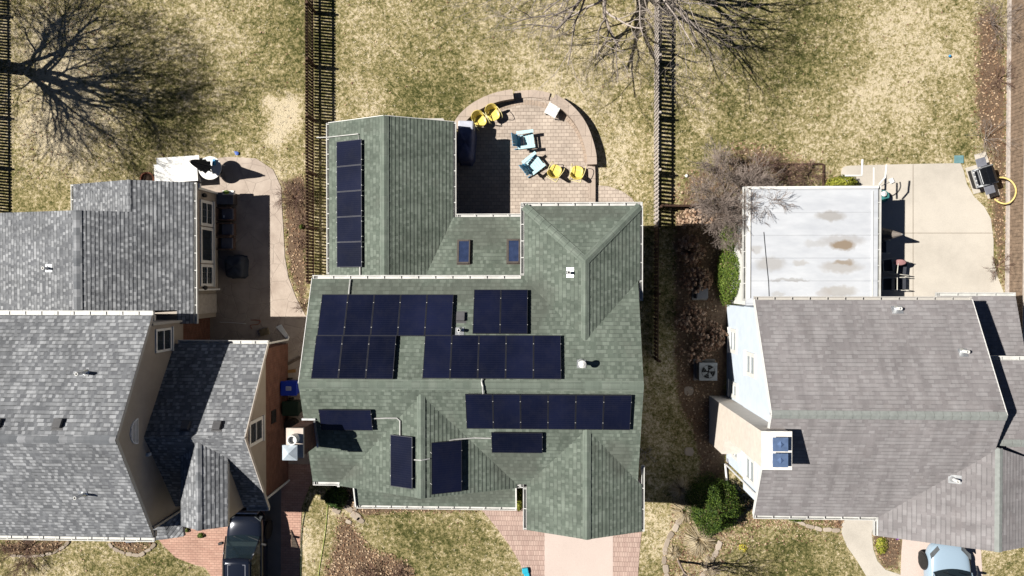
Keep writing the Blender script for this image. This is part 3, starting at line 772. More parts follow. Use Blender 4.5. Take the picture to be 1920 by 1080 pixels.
# garage wing
gx0, gx1, gy_ = -.48, 3.79, -9.35; gr = 1.70; zg = 5.87
plGw = plane((gx0,0,zE),(gx0,1,zE),(gr,0,zg)); plGe = plane((gx1,0,zE),(gx1,1,zE),(gr,0,zg)); vg = yR-(zR-zg)/mS
rf = roof('roof', gh, [[(gx0,gy_,zE),(gr,gy_,zg),(gr,vg,zg),(gx0,yS,zE)], [(gx1,gy_,zE),(gx1,yS+.02,zE),(gr,vg,zg),(gr,gy_,zg)]], M['green_sh'])
ridge_cap(rf, (gr,gy_,zg), (gr,vg,zg), M['green_cap'], down(plGw), down(plGe))
# porch roof
roof('roof', gh, [[(-7.57,-7.3,3.3),(-.98,-7.3,3.3),(-.98,-9.3,2.6),(-7.57,-9.3,2.6)]], M['green_sh'])
# walls
walls(gh, rect(xW+.32, xE-.32, yS+.3, yN-.3), 0, zE-.16, M['cream'])
walls(gh, rect(wx0+.3, wx1-.3, yN-.32, wy-.3), 0, zE-.16, M['cream'])
walls(gh, rect(qx0+.3, qx1-.3, yN-.32, qy-.25), 0, zq0-.16, M['cream'])
walls(gh, rect(qx1-.32, wx0+.32, yN-.32, ky-.3), 0, kz0-.16, M['cream'])
walls(gh, rect(fx0+.3, fx1-.3, fy+.25, yS+.32), 0, zE-.16, M['cream'])
walls(gh, rect(gx0+.3, gx1-.3, gy_+.25, yS+.32), 0, zE-.16, M['cream'])
gable_wall_x(gh, xW+.32, .1, yS+.3, yR, yN-.3, zE-.16, zE-.1, zR-.17, M['cream']); gable_wall_x(gh, xE-.42, .1, yS+.3, yR, yN-.3, zE-.16, zE-.1, zR-.17, M['cream'])
gable_wall_y(gh, qy-.35, .1, qx0+.3, qr, qx1-.3, zq0-.16, zq0-.1, zq-.17, M['cream'])
gable_wall_y(gh, fy+.25, .1, fx0+.3, fr_, fx1-.3, zE-.16, zE-.1, zf-.17, M['cream'])
gable_wall_y(gh, gy_+.25, .1, gx0+.3, gr, gx1-.3, zE-.16, zE-.1, zg-.17, M['cream'])
pp = MB()
for x in (-7.4, -5.3, -3.2, -1.2): pp.box(x-.07, x+.07, -9.2, -9.06, 0, 2.46)
pp.split('porch_post', M['white'], gh)
gd = MB()
for i in range(5): gd.box(gx0+.75, gx1-.75, gy_+.2, gy_+.246, .03+i*.44, .45+i*.44)
gd.build('garage_door', M['white'], gh)
for x0 in (.2, 2.0): window_y(gh, gy_+.25, -1, x0, x0+1.1, 3.0, 4.2)
for x0 in (-6.9, -4.8, -2.6): window_y(gh, fy+.25, -1, x0, x0+1.2, 3.6, 4.7)
window_y(gh, ky-.3, 1, -2.9, -1.3, .1, 2.1, name='patio_door'); window_x(gh, qx1-.3, 1, 3.4, 5.4, .9, 2.1); window_y(gh, wy-.3, 1, .4, 2.4, 3.2, 4.4); window_y(gh, wy-.3, 1, .6, 2.6, .9, 2.1)
for yy in (-6.6, -1.9): window_x(gh, xE-.32, 1, yy, yy+1.1, 3.2, 4.4)
window_x(gh, xW+.32, -1, -2.6, -1.5, 3.2, 4.4)
# gutters
gutter(gh, (xW, yN, zE-.02), (wx0-.13, yN, zE-.02), (0,1,0)); gutter(gh, (wx0-.0, yN+.13, zE-.02), (wx0, wy+.0, zE-.02), (-1,0,0))
gutter(gh, (wx0-.13, wy, zE-.02), (wx1+.1, wy, zE-.02), (0,1,0)); gutter(gh, (wx1, wy, zE-.02), (wx1, -.75, zE-.02), (1,0,0), w_=.1)
gutter(gh, (qx0, qy, zq0-.02), (qx0, yN+.2, zq0-.02), (-1,0,0), w_=.11); gutter(gh, (qx1, qy, zq0-.02), (qx1, ky-.1, zq0-.02), (1,0,0), w_=.11)
gutter(gh, (qx1+.13, ky, kz0-.02), (wx0+.0, ky, kz0-.02), (0,1,0), w_=.12)
gutter(gh, (xW, yS, zE-.02), (fx0-.01, yS, zE-.02), (0,-1,0)); gutter(gh, (fx0, yS-.13, zE-.02), (fx0, fy-.02, zE-.02), (-1,0,0), w_=.1)
gutter(gh, (fx1+.1, yS, zE-.02), (gx0-.13, yS, zE-.02), (0,-1,0)); gutter(gh, (fx1, yS, zE-.02), (fx1, fy, zE-.02), (1,0,0), w_=.1)
gutter(gh, (gx0, yS-.13, zE-.02), (gx0, gy_, zE-.02), (-1,0,0)); gutter(gh, (gx1, -6.9, zE-.02), (gx1, gy_, zE-.02), (1,0,0), w_=.1)
gutter(gh, (-7.6, -9.3, 2.58), (-.95, -9.3, 2.58), (0,-1,0)); 
tr = MB(); tr.bar((-7.6,-7.6,3.22),(-7.6,-9.32,2.62),.05,.16); tr.bar((-.96,-7.6,3.22),(-.96,-9.32,2.62),.05,.16); tr.split('rake_trim', M['white'], gh)
tr = MB()
for a, b in (((qx0,qy+.012,zq0-.07),(qr,qy+.012,zq-.07)), ((qr,qy+.012,zq-.07),(qx1,qy+.012,zq0-.07)), ((xW-.012,yS,zE-.07),(xW-.012,yR,zR-.07)), ((xW-.012,yR,zR-.07),(xW-.012,yN,zE-.07))): 
    if a[0] < -8.6 and a[1] == yS: continue
    tr.bar(a, b, .022, .17)
tr.split('rake_trim', M['white'], gh)
# little bow windows poking out north of the wing gable
bw = MB()
bw.prism([(-8.2,qy-.25),(-8.0,qy+.12),(-7.1,qy+.12),(-6.9,qy-.25)], .5, 2.2); bw.prism([(-5.3,qy-.25),(-5.2,qy+.2),(-4.0,qy+.2),(-3.75,qy-.25)], .5, 2.3)
bw.split('bay_window', M['trimgrey'], gh)
# skylights
for (px, py) in ((870, 473), (963, 472)):
    c = PP(px, py, plK); n = plK[0]; dn = down(plK); u = n.cross(dn).normalized(); rot = Matrix((u, dn, n)).transposed()
    b = MB(); w2, h2 = .26, .5
    b.obox(c+n*.07+u*(w2-.03), (.07, 2*h2, .14), rot); b.obox(c+n*.07-u*(w2-.03), (.045, 2*h2, .14), rot)
    b.obox(c+n*.07+dn*(h2-.035), (2*w2-.13, .07, .14), rot); b.obox(c+n*.07-dn*(h2-.035), (2*w2-.13, .07, .14), rot)
    b.obox(c+n*.01, (2*w2+.06, 2*h2+.06, .012), rot)
    s = b.build('skylight', plain('bronze_frame', (.10,.085,.075), .45, .2), gh)
    g = MB(); g.obox(c+n*.115, (2*w2-.1, 2*h2-.12, .02), rot); g.build('pane', plain('skylight_glass', (.03,.045,.10), .12, var=.2, spec=.6), s)
# solar arrays
pw, ph = .985, 1.62
array(gh, plN, 604, 552, 5, 1, pw-.012, 1.60); array(gh, plN, 593, 629, 3, 1, pw-.015, 1.60)
array(gh, plN, 889, 543, 2, 1, pw-.0, 1.70); array(gh, plN, 797, 628, 5, 1, pw-.015, 1.60)
array(gh, plS, 872, 739, 6, 1, .965, 1.42)
array(gh, plS, 597, 768, 1, 1, 1.9, .86); array(gh, plS, 921, 811, 1, 1, 1.85, .86)
array(gh, plQw, 631, 266, 1, 5, 1.28, 1.015)
array(gh, plFw, 732, 815, 1, 1, .93, 1.86); array(gh, plFe, 809, 830, 1, 1, 1.12, 1.86)
# conduits
conduit(gh, [(594,258,plQw),(617,257,plQw),(672,251,plQw),(673,268,plQw)]); conduit(gh, [(675,495,plQw),(675,519,plQw)], r=.035)
conduit(gh, [(657,524,plN),(655,540,plN),(654,552,plN)], r=.03)
conduit(gh, [(905,706,plN),(903,716,plN),(905,724,plS),(906,740,plS)], r=.03, lift=.1)
conduit(gh, [(697,785,plS),(725,784,plS),(744,784,plFw),(750,789,plFw),(750,818,plFw)], r=.026)
conduit(gh, [(774,862,plFw),(790,863,plFw),(806,860,plFe)]); conduit(gh, [(843,826,plFe),(853,824,plFe),(890,821,plS),(921,822,plS)], r=.026)
# vents
vent_pipe(gh, PP(1090, 679, plN), plN, .55, .07, hood=True); vent_pipe(gh, PP(862, 618, plN), plN, .35, .06)
vent_pipe(gh, PP(1066, 511, plWw), plWw, .3, .06, fl=(.34,.26)); box_vent(gh, 864, 595, plN)
# chimney
kx_, kx2 = P(537,835,7.26).x+.04, P(568,835,7.26).x-.04
ch = MB(); ch.box(kx_, kx2, cy1, cy0, 0, 7.15); chm = ch.build('chimney', M['brick'], gh)
cap = MB(); cap.box(kx_-.05, kx2+.05, cy1-.04, cy0+.04, 7.152, 7.26); cap.build('chimney_cap', plain('mortar_cap', (.6,.52,.46), .85, var=.12), chm)
pot = MB(); pot.lathe([(.17,0),(.17,.34),(.13,.34),(.13,.2)], ((kx_+kx2)/2+.02,cy0-.3,7.26), 18); pot.build('flue', M['white'], chm)
pc = MB(); cc = Vector(((kx_+kx2)/2-.08, cy1+.2, 7.26)); pc.box(cc.x-.2, cc.x+.2, cc.y-.19, cc.y+.19, 7.262, 7.45)
a = .26; pc.raw([cc+Vector((-a,-a,.25)), cc+Vector((a,-a,.25)), cc+Vector((a,a,.25)), cc+Vector((-a,a,.25)), cc+Vector((0,0,.4)), cc+Vector((-a,-a,.2)), cc+Vector((a,-a,.2)), cc+Vector((a,a,.2)), cc+Vector((-a,a,.2))], [(0,1,4),(1,2,4),(2,3,4),(3,0,4),(5,6,1,0),(6,7,2,1),(7,8,3,2),(8,5,0,3),(8,7,6,5)])
pc.build('flue_cap', plain('pale_metal', (.6,.68,.75), .35, .3), chm)
fl = MB(); x_ = max(xW+.36, kx2+.04); fl.bar((x_, cy0+.04, zat(plS,0,cy0)+.07), (x_, cy1-.04, zat(plS,0,cy1)+.07), .06, .12); fl.bar((xW-.05, cy0+.1, zat(plS,0,cy0)+.06), (x_+.03, cy0+.1, zat(plS,0,cy0)+.06), .07, .1)
fl.build('flashing', M['galv'], chm)

# ------------------------------------------------------------------ GREY HOUSE (left)
lh = thing('house', (-18, -4, 0), 'grey shingled house at the left with taupe gables over red brick', 'house')
lxE, lyN, lyS, lyR, lzE, lzR = -14.8, -1.33, -9.86, -5.58, 5.0, 7.3; lxW = -29
pLN = plane((lxW,lyN,lzE),(lxE,lyN,lzE),(lxE,lyR,lzR)); pLS = plane((lxW,lyS,lzE),(lxE,lyS,lzE),(lxE,lyR,lzR))
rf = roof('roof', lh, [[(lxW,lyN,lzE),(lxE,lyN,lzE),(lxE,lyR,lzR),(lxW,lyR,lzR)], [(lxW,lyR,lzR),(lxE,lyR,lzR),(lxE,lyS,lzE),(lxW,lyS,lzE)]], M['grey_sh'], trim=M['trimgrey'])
ridge_cap(rf, (lxW,lyR,lzR), (lxE,lyR,lzR), M['grey_cap'], down(pLN), down(pLS), .19)
lwx = -15.0
walls(lh, rect(lxW+.3, lwx, lyS+.3, lyN-.35), 0, 2.42, M['brick'], label='red brick ground floor')
walls(lh, rect(lxW+.3, lwx+.03, lyS+.27, lyN-.32), 2.42, lzE-.14, M['beige'])
gable_wall_x(lh, lwx-.1, .13, lyS+.27, lyR, lyN-.32, lzE-.14, lzE-.12, lzR-.17, M['beige'])
gable_wall_x(lh, lxW+.3, .1, lyS+.3, lyR, lyN-.35, lzE-.14, lzE-.12, lzR-.17, M['beige'])
# white returns at the eave corners
tr = MB(); tr.bar((lwx+.05, lyN-.1, lzE-.15), (lxE+.02, lyN-.1, lzE-.15), .22, .14); tr.bar((lwx+.08, lyN-.36, lzE-.2), (lwx+.08, lyN-.36, 2.5), .09, .09)
tr.bar((lwx+.05, lyS+.1, lzE-.15), (lxE+.02, lyS+.1, lzE-.15), .22, .14); tr.bar((lwx+.08, lyS+.3, lzE-.2), (lwx+.08, lyS+.3, .1), .09, .09)
tr.split('corner_trim', M['trimgrey'], lh)
gutter(lh, (lxW, lyN, lzE-.02), (lxE+.02, lyN, lzE-.02), (0,1,0), w_=.16); gutter(lh, (lxW, lyS, lzE-.02), (lxE+.02, lyS, lzE-.02), (0,-1,0), w_=.16)
window_x(lh, lwx+.03, 1, -2.83, -1.9, 3.38, 4.52)
lun = MB(); yc, zc, rr = -5.6, 5.72, .48
lun.extrude([(lwx+.03, yc+rr*math.cos(t), zc+rr*math.sin(t)) for t in [math.pi*k/16 for k in range(17)]], (.04,0,0)); ln_ = lun.build('gable_vent', plain('vent_white', (.85,.85,.88), .6), lh)
lv = MB()
for k in range(5): 
    zz = zc+.06+k*.09; hwid = math.sqrt(max(.01, rr*rr-(zz-zc)**2))-.05; lv.box(lwx+.07, lwx+.085, yc-hwid, yc+hwid, zz-.01, zz+.02)
lv.build('louvre', M['trimgrey'], ln_)
wl = MB(); wl.box(lwx+.03, lwx+.15, -6.7, -6.57, 5.0, 5.2); wl.build('wall_lamp', M['white'], lh, bevel=.02)
vent_pipe(lh, PP(160, 698, pLN), pLN, .5, .06, fl=(.34,.2)); vent_pipe(lh, PP(157, 926, pLS), pLS, .5, .06, fl=(.34,.2)); box_vent(lh, 110, 795, pLN); box_vent(lh, -5, 795, pLN)
# north (back) wing
bxE, byN, byS, bz = -14.47, 4.1, -1.8, 2.5; mB = .38
r1x, r2x = -16.7, -18.43; z1 = bz+(bxE-r1x)*mB; z2 = bz+(bxE-r2x)*mB; ry = 2.8
xw1 = -19.85; zw1 = z1-(r1x-xw1)*mB
roofp = [[(bxE,byN,bz),(bxE,lyN+.1,bz),(r2x,lyN+.1,z2),(r2x,ry,z2),(r1x,ry,z1),(r1x,byN,z1)],
         [(r1x,byN,z1),(r1x,ry,z1),(xw1,ry,zw1),(xw1,byN,zw1)],
         [(r2x,ry,z2),(r2x,lyN+.1,z2),(-26,lyN+.1,z2-(r2x+26)*mB*.62),(-26,ry,z2-(r2x+26)*mB*.62)]]
rf = roof('roof', lh, roofp, M['grey_sh'], trim=M['trimgrey'])
roof('roof', lh, [[(bxE,lyN+.1,bz),(bxE,byS,bz),(bxE-.6,byS,bz+.6*mB),(bxE-.6,lyN+.1,bz+.6*mB)]], M['grey_sh'], trim=M['trimgrey'])
plB = plane((bxE,0,bz),(bxE,1,bz),(r1x,0,z1)); plB2 = plane(*[Vector(p) for p in roofp[2][:3]])
ridge_cap(rf, (r2x,ry,z2), (r2x,lyN+.15,z2), M['grey_cap'], down(plB), down(plB2), .2)
ridge_cap(rf, (r1x,byN,z1), (r1x,ry,z1), M['grey_sh'], down(plB), Vector((-1,0,-mB)).normalized(), .1)
vent_pipe(lh, PP(90, 503, plB2), plB2, .3, .06, fl=(.3,.34))
gutter(lh, (bxE, byN, bz-.02), (bxE, byS, bz-.02), (1,0,0), w_=.12, step=.68); gutter(lh, (xw1, byN, zw1-.02), (xw1, ry, zw1-.02), (-1,0,0), w_=.12)
bwx = -14.72
walls(lh, rect(-19.5, bwx, ry+.1, byN-.25), 0, zw1-.2, M['beige']); walls(lh, rect(-18.2, bwx-.003, ry+.1, byN-.255), zw1-.2, bz-.14, M['beige']); walls(lh, rect(-25.8, bwx-.004, lyN-.32, ry-.2), 0, bz-.14, M['beige'])
gw_ = MB(); gw_.extrude([(-18.2,byN-.37,zw1-.2),(bwx,byN-.37,zw1-.2),(bwx,byN-.37,bz-.14),(r1x,byN-.37,z1-.2),(-18.2,byN-.37,z1-(r1x+18.2)*mB-.2)], (0,.1,0)); gw_.build('gable', M['beige'], lh)
gable_wall_y(lh, ry-.35, .1, -22, r2x, bwx-.3, bz-.15, bz-.12, z2-.17, M['beige'])
bay = MB(); bay.box(bwx, bwx+.3, -.35, 3.85, .45, 2.25); byo = bay.build('bay', M['beige'], lh)
bf = MB(); bf.box(bwx-.01, bwx+.38, 3.852, 3.93, .4, 2.3); bf.box(bwx-.01, bwx+.38, -.43, -.352, .4, 2.3); bf.split('trim', M['white'], byo)
xx = bwx+.3
window_x(lh, xx, 1, 2.35, 3.45, .95, 2.05, 1, 1, fw=.12); window_x(lh, xx, 1, .75, 2.3, .95, 2.05, 0, 0, fw=.12); window_x(lh, xx, 1, -.25, .7, .95, 2.05, 1, 1, fw=.12)
for yy in (3.65, -.33+.02):
    s = MB(); s.lathe([(.03,0),(.09,.02),(.1,.12),(.05,.2),(.01,.22)], (xx+.08, yy-.0, 1.7), 14); s.build('wall_lamp', M['black'], lh)
dr = MB(); dr.box(bwx, bwx+.05, -1.45, -.6, .05, 2.1); dr.box(bwx+.05, bwx+.07, -1.4, -1.05, .15, 2.0); dr.box(bwx+.05, bwx+.07, -1.0, -.65, .15, 2.0); dr.build('door', plain('pale_door', (.5,.46,.42), .5), lh)
dn_ = MB(); dn_.box(bwx+.15, bwx+.45, byN-.2, byN-.02, 2.2, 2.33); dn_.tube([(bwx+.2,byN-.1,2.25),(bwx+.12,byN-.12,1.9),(bwx+.1,byN-.14,.15)], .045, 8); dn_.build('downspout', M['white'], lh)
# garage wing east of it
ax0, axE, ayN, ayS, ayR, azE, azR = lwx, -11.10, -2.60, -9.27, -5.93, 3.1, 5.3
pAN = plane((ax0,ayN,azE),(axE,ayN,azE),(axE,ayR,azR)); pAS = plane((ax0,ayS,azE),(axE,ayS,azE),(axE,ayR,azR))
roof('roof', lh, [[(ax0,ayN,azE),(axE,ayN,azE),(axE,ayR,azR),(ax0,ayR,azR)], [(ax0,ayR,azR),(axE,ayR,azR),(axE,ayS,azE),(ax0,ayS,azE)]], M['grey_sh'], trim=M['trimgrey'])
grf = bpy.data.objects['roof']
awx = -11.40; aw = awx
walls(lh, rect(ax0+.1, awx, ayS+.25, ayN-.25), 0, 2.6, M['brick'], label='red brick garage wall')
gable_wall_x(lh, awx-.1, .12, ayS+.12, ayR, ayN-.12, 2.6, azE-.12, azR-.15, M['beige'])
tr = MB(); tr.bar((axE+.012,ayN,azE-.06),(axE+.012,ayR,azR-.06),.03,.14); tr.bar((axE+.012,ayR,azR-.06),(axE+.012,ayS,azE-.06),.03,.14); tr.split('rake_trim', plain('cream_trim', (.6,.55,.5), .5), lh)
gutter(lh, (ax0+.15, ayN, azE-.02), (axE+.02, ayN, azE-.02), (0,1,0), w_=.14); gutter(lh, (-12.0, ayS, azE-.02), (axE+.02, ayS, azE-.02), (0,-1,0), w_=.14)
ds = MB(); ds.tube([(axE-.05,ayN+.1,3.0),(awx+.08,ayN-.02,2.7),(awx+.08,ayN-.06,.25),(awx+.05,ayN+.05,.12)], .045, 8)
ds.raw([(awx+.1,ayN+.02,.12),(awx-.05,ayN-.02,.12),(awx-.55,ayN+.5,.05),(awx-.3,ayN+.62,.05),(awx+.1,ayN+.02,.06),(awx-.05,ayN-.02,.06),(awx-.55,ayN+.5,.03),(awx-.3,ayN+.62,.03)], [(0,1,2,3),(7,6,5,4),(0,4,5,1),(1,5,6,2),(2,6,7,3),(3,7,4,0)])
ds.build('downspout', M['white'], lh)
window_x(lh, awx+.02, 1, -6.55, -5.55, 3.0, 4.3, 1, 0, fw=.12); v_ = MB(); v_.box(awx, awx+.03, -6.1, -5.55, 1.5, 2.0)
for k in range(4): v_.box(awx+.03, awx+.04, -6.08+.14*k, -6.0+.14*k, 1.52, 1.98)
v_.build('foundation_vent', M['black'], lh)
box_vent(lh, 408, 799, pAN); box_vent(lh, 349, 799, pAN)
ds = MB(); ds.tube([(axE-.03,ayS-.1,3.0),(awx+.06,ayS+.2,2.7),(awx+.06,ayS+.22,.1)], .045, 8); ds.build('downspout', M['white'], lh)
# entry gable
ey, er, eh, ez0, ez = -9.5, -12.95, .92, 4.7, 5.16
pEw = plane((er-eh,0,ez0),(er-eh,1,ez0),(er,0,ez)); pEe = plane((er+eh,0,ez0),(er+eh,1,ez0),(er,0,ez)); sA = (azR-azE)/(ayR-ayS)
yv = ayR-(azR-ez)/sA; yv0 = ayR-(azR-ez0)/sA
rf = roof('roof', lh, [[(er-eh,ey,ez0),(er,ey,ez),(er,yv,ez),(er-eh,yv0,ez0)], [(er+eh,ey,ez0),(er+eh,yv0,ez0),(er,yv,ez),(er,ey,ez)]], M['grey_sh'], trim=M['trimgrey'])
ridge_cap(rf, (er,ey,ez), (er,yv,ez), M['grey_cap'], down(pEw), down(pEe), .14)
walls(lh, rect(er-eh+.08, er+eh-.08, ey+.2, ayS+2.0), 0, ez0-.12, M['beige'])
gable_wall_y(lh, ey+.2, .1, er-eh+.08, er, er+eh-.08, ez0-.15, ez0-.12, ez-.15, M['beige'])
# small roof below the south gutter
roof('roof', lh, [[(-17.9,-10.0,2.9),(-15.6,-10.0,2.9),(-15.6,-10.85,2.55),(-17.4,-11.05,2.55)], [(-15.6,-9.6,2.9),(-14.95,-9.6,2.7),(-14.95,-10.75,2.5),(-15.6,-10.85,2.55),(-15.6,-10.0,2.9)]], M['grey_sh'], trim=M['trimgrey'])
walls(lh, rect(-17.4, -15.1, -10.6, lyS+.32), 0, 2.38, M['brick'])

# ------------------------------------------------------------------ TAUPE-ROOFED HOUSE (right)
rh = thing('house', (12, -4.5, 0), 'house at the right with plain taupe roof, pale blue siding and white flat sunroom', 'house')
cxW, cxE, cyN, cyS, cyR, czE, czR = 7.92, 15.72, -.72, -8.68, -4.57, 5.0, 6.92
pCN = plane((cxW,cyN,czE),(cxE,cyN,czE),(cxE,cyR,czR)); pCS = plane((cxW,cyS,czE),(cxE,cyS,czE),(cxE,cyR,czR)); mC = (czR-czE)/(cyR-cyS)
# front gable
kx0, kr, kz = 12.42, 15.84, 6.35; kx1 = 2*kr-kx0; kyF = -9.38
pKw = plane((kx0,0,czE),(kx0,1,czE),(kr,0,kz)); pKe = plane((kx1,0,czE),(kx1,1,czE),(kr,0,kz)); yk = cyR-(czR-kz)/mC
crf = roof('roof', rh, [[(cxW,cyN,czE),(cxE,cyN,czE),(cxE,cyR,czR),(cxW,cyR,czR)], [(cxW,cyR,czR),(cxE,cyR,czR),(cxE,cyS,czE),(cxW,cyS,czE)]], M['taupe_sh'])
ridge_cap(crf, (cxW,cyR,czR), (cxE,cyR,czR), M['taupe_cap'], down(pCN), down(pCS), .16)
wl_ = cxE-kx0
zcut = zat(pKw, cxE, 0)
# east block
ex1, eyN, eyR, ezE, ezR = 21.5, -2.95, -5.75, 4.6, 5.75; eyS = 2*eyR-eyN
pDN = plane((0,eyN,ezE),(1,eyN,ezE),(0,eyR,ezR)); pDS = plane((0,eyS,ezE),(1,eyS,ezE),(0,eyR,ezR))
rf = roof('roof', rh, [[(kx0,kyF,czE),(kr,kyF,kz),(kr,yk,kz),(kx0,cyS,czE)], [(kx1,kyF,czE),(kx1,-8.0,czE),(kr+1.2,-6.2,zat(pKe,kr+1.2,0)),(kr+.02,yk,kz-.005),(kr,kyF,kz)]], M['taupe_sh'])
ridge_cap(rf, (kr,kyF,kz), (kr,yk,kz), M['taupe_cap'], down(pKw), down(pKe), .14)
rf = roof('roof', rh, [[(cxE-.3,eyN,ezE),(ex1,eyN,ezE),(ex1,eyR,ezR),(cxE-.3,eyR,ezR)], [(cxE-.3,eyR,ezR),(ex1,eyR,ezR),(ex1,eyS,ezE),(cxE-.3,eyS,ezE)]], M['taupe_sh'])
ridge_cap(rf, (cxE+.05,eyR,ezR), (ex1,eyR,ezR), M['taupe_cap'], down(pDN), down(pDS), .14)
pl_x0 = P(1757,555,2.6).x
roof('roof', rh, [[(pl_x0,-.62,2.6),(18.88,-.62,2.6),(18.88,-3.3,3.3),(pl_x0,-3.3,3.3)]], M['taupe_sh'])
gutter(rh, (pl_x0, -.62, 2.58), (18.9, -.62, 2.58), (0,1,0)); gutter(rh, (cxE+.02, eyN, ezE-.02), (ex1, eyN, ezE-.02), (0,1,0), w_=.15)
gutter(rh, (cxW, cyN, czE-.02), (cxE, cyN, czE-.02), (0,1,0), w_=.12, mat=M['trimgrey']); gutter(rh, (cxW, cyS, czE-.02), (kx0, cyS, czE-.02), (0,-1,0), w_=.12)
gutter(rh, (kx0, cyS-.1, czE-.02), (kx0, kyF, czE-.02), (-1,0,0), w_=.12)
tr = MB()
for s_, a, b in ((-1,(cxW-.012,cyS,czE-.07),(cxW-.012,cyR,czR-.07)), (-1,(cxW-.012,cyR,czR-.07),(cxW-.012,cyN,czE-.07)), (1,(cxE+.012,cyR,czR-.07),(cxE+.012,cyN,czE-.07))): tr.bar(a, b, .022, .17)
tr.split('rake_trim', M['white'], rh)
cwx = 8.26
walls(rh, rect(cwx, cxE-.25, -8.0, cyN-.35), 0, 2.6, M['blue_siding']); walls(rh, rect(cwx-.03, cxE-.22, cyS+.25, cyN-.32), 2.6, czE-.16, M['blue_siding'])
gable_wall_x(rh, cwx-.03, .1, cyS+.25, cyR, cyN-.32, czE-.16, czE-.1, czR-.18, M['blue_siding']); gable_wall_x(rh, cxE-.32, .1, cyS+.25, cyR, cyN-.32, czE-.16, czE-.1, czR-.18, M['blue_siding'])
walls(rh, rect(kx0+.3, kx1-.3, kyF+.25, -7.9), 0, czE-.16, M['blue_siding']); gable_wall_y(rh, kyF+.25, .1, kx0+.3, kr, kx1-.3, czE-.16, czE-.1, kz-.18, M['blue_siding'])
walls(rh, rect(cxE-.2, ex1-.3, eyS+.3, eyN-.3), 0, ezE-.16, M['blue_siding']); walls(rh, rect(cxE-.2, 18.6, eyN-.3, -1.0), 0, 2.44, M['blue_siding'])
for (y0, y1, z0, z1, x_) in ((-3.1,-2.05,.5,1.6,cwx), (-3.75,-2.8,2.95,4.2,cwx-.03), (-5.0,-4.3,.6,1.7,cwx), (-7.55,-6.9,.8,1.9,cwx), (-7.9,-6.85,2.95,4.2,cwx-.03)): window_x(rh, x_, -1, y0, y1, z0, z1, 1, 0, fw=.16, gl='glass_pale')
gd = MB()
for i in range(5): gd.box(kx0+.8, kx1-.8, kyF+.2, kyF+.246, .03+i*.44, .45+i*.44)
gd.build('garage_door', M['white'], rh)
window_y(rh, -8.0, -1, 9.2, 10.6, .9, 2.2); window_y(rh, cyS+.25, -1, 9.2, 10.6, 3.1, 4.3)
ds = MB(); ds.tube([(cwx-.08,cyS+.2,4.8),(cwx-.08,-8.1,4.5),(cwx-.08,-8.08,.2)], .04, 8); ds.tube([(cwx-.08,-8.08,.12),(cwx+.02,-9.0,.06)], .05, 8); ds.build('downspout', M['white'], rh)
# tapered exterior chimney
M['tan_stucco'] = plain('tan_painted_brick', (.72,.65,.575), .8, var=.08, scale=5, bump=.004)
t0, t1, ys0, ys1 = 7.5, 8.42, -5.1, -6.32
c = MB(); c.extrude([(t0,-5.1,0),(t0,-7.15,0),(t0,-7.15,2.1),(t0,ys1,2.75),(t0,ys1,7.22),(t0,-5.1,7.22)], (.92,0,0)); chm = c.build('chimney', M['tan_stucco'], rh)
c = MB(); c.box(t0-.04, t1+.04, ys1-.04, ys0+.04, 7.222, 7.3); c.build('chimney_cap', plain('pale_cap', (.8,.78,.74), .8), chm)
for yy in (-5.45, -5.98):
    c = MB(); c.box(t0+.5-.19, t0+.5+.19, yy-.17, yy+.17, 7.302, 7.5); c.box(t0+.5-.25, t0+.5+.25, yy-.23, yy+.23, 7.5, 7.53); c.lathe([(.12,0),(.02,.06)], (t0+.5, yy, 7.53), 4)
    c.build('flue_cap', plain('blue_grey_metal', (.16,.24,.42), .3, .4), chm)
vent_pipe(rh, PP(1681, 578, pCN), pCN, .3, .06, fl=(.4,.3)); vent_pipe(rh, PP(1804, 658, pCN), pCN, .35, .06, fl=(.3,.3)); vent_pipe(rh, PP(1786, 898, pKw), pKw, .35, .06, fl=(.3,.4))
# sunroom with membrane roof
s0x, s1x, s0y, s1y, sz = 8.28, 13.44, -1.0, 3.76, 2.75
walls(rh, rect(s0x+.15, s1x-.2, s0y, s1y-.15), 0, sz-.16, M['white']); b = MB(); b.box(s0x, s1x, s0y, s1y, sz-.15, sz); sr = b.build('flat_roof', M['membrane'], rh)
b = MB(); b.bar((s1x-.22,s0y+.3,sz+.02),(s1x-.22,s1y-.2,sz+.02),.03,.04); b.bar((s0x+.1,s0y+.3,sz+.03),(s0x+.1,s1y-.05,sz+.03),.09,.06); b.bar((s0x,s1y-.05,sz+.03),(s1x,s1y-.05,sz+.03),.1,.06); b.split('edge_strip', M['white'], sr)
gutter(rh, (s0x, s0y+.2, sz-.02), (s0x, s1y, sz-.02), (-1,0,0), w_=.12); gutter(rh, (s1x, s0y+.3, sz-.02), (s1x, s1y+.02, sz-.02), (1,0,0), w_=.12)
for yy in (-.1, 1.15, 2.4): window_x(rh, s1x-.2, 1, yy, yy+1.1, .6, 2.3, 0)
cb = MB(); cb.tube([P(1432,435,sz+.02), P(1436,480,sz+.02), P(1441,530,sz+.02), P(1442,556,sz+.02)], .012, 5); cb.build('cable', M['black'], rh)
tv = MB(); q = P(1640,345,2.6)
tv.tube([(s1x-.1,s1y+.05,2.6),(s1x-.1,s1y+.75,2.6)], .032, 8); tv.tube([(s1x-1.2,s1y+.45,2.55),(s1x-.55,s1y+.45,2.55),(s1x-.5,s1y+1.1,2.5)], .04, 8); tv.tube([(s1x+.05,s1y+.05,2.7),(s1x+.3,s1y+.35,2.7),(s1x+.35,s1y+.85,2.7)], .035, 8)
tv.split('awning_arm', M['white'], rh)

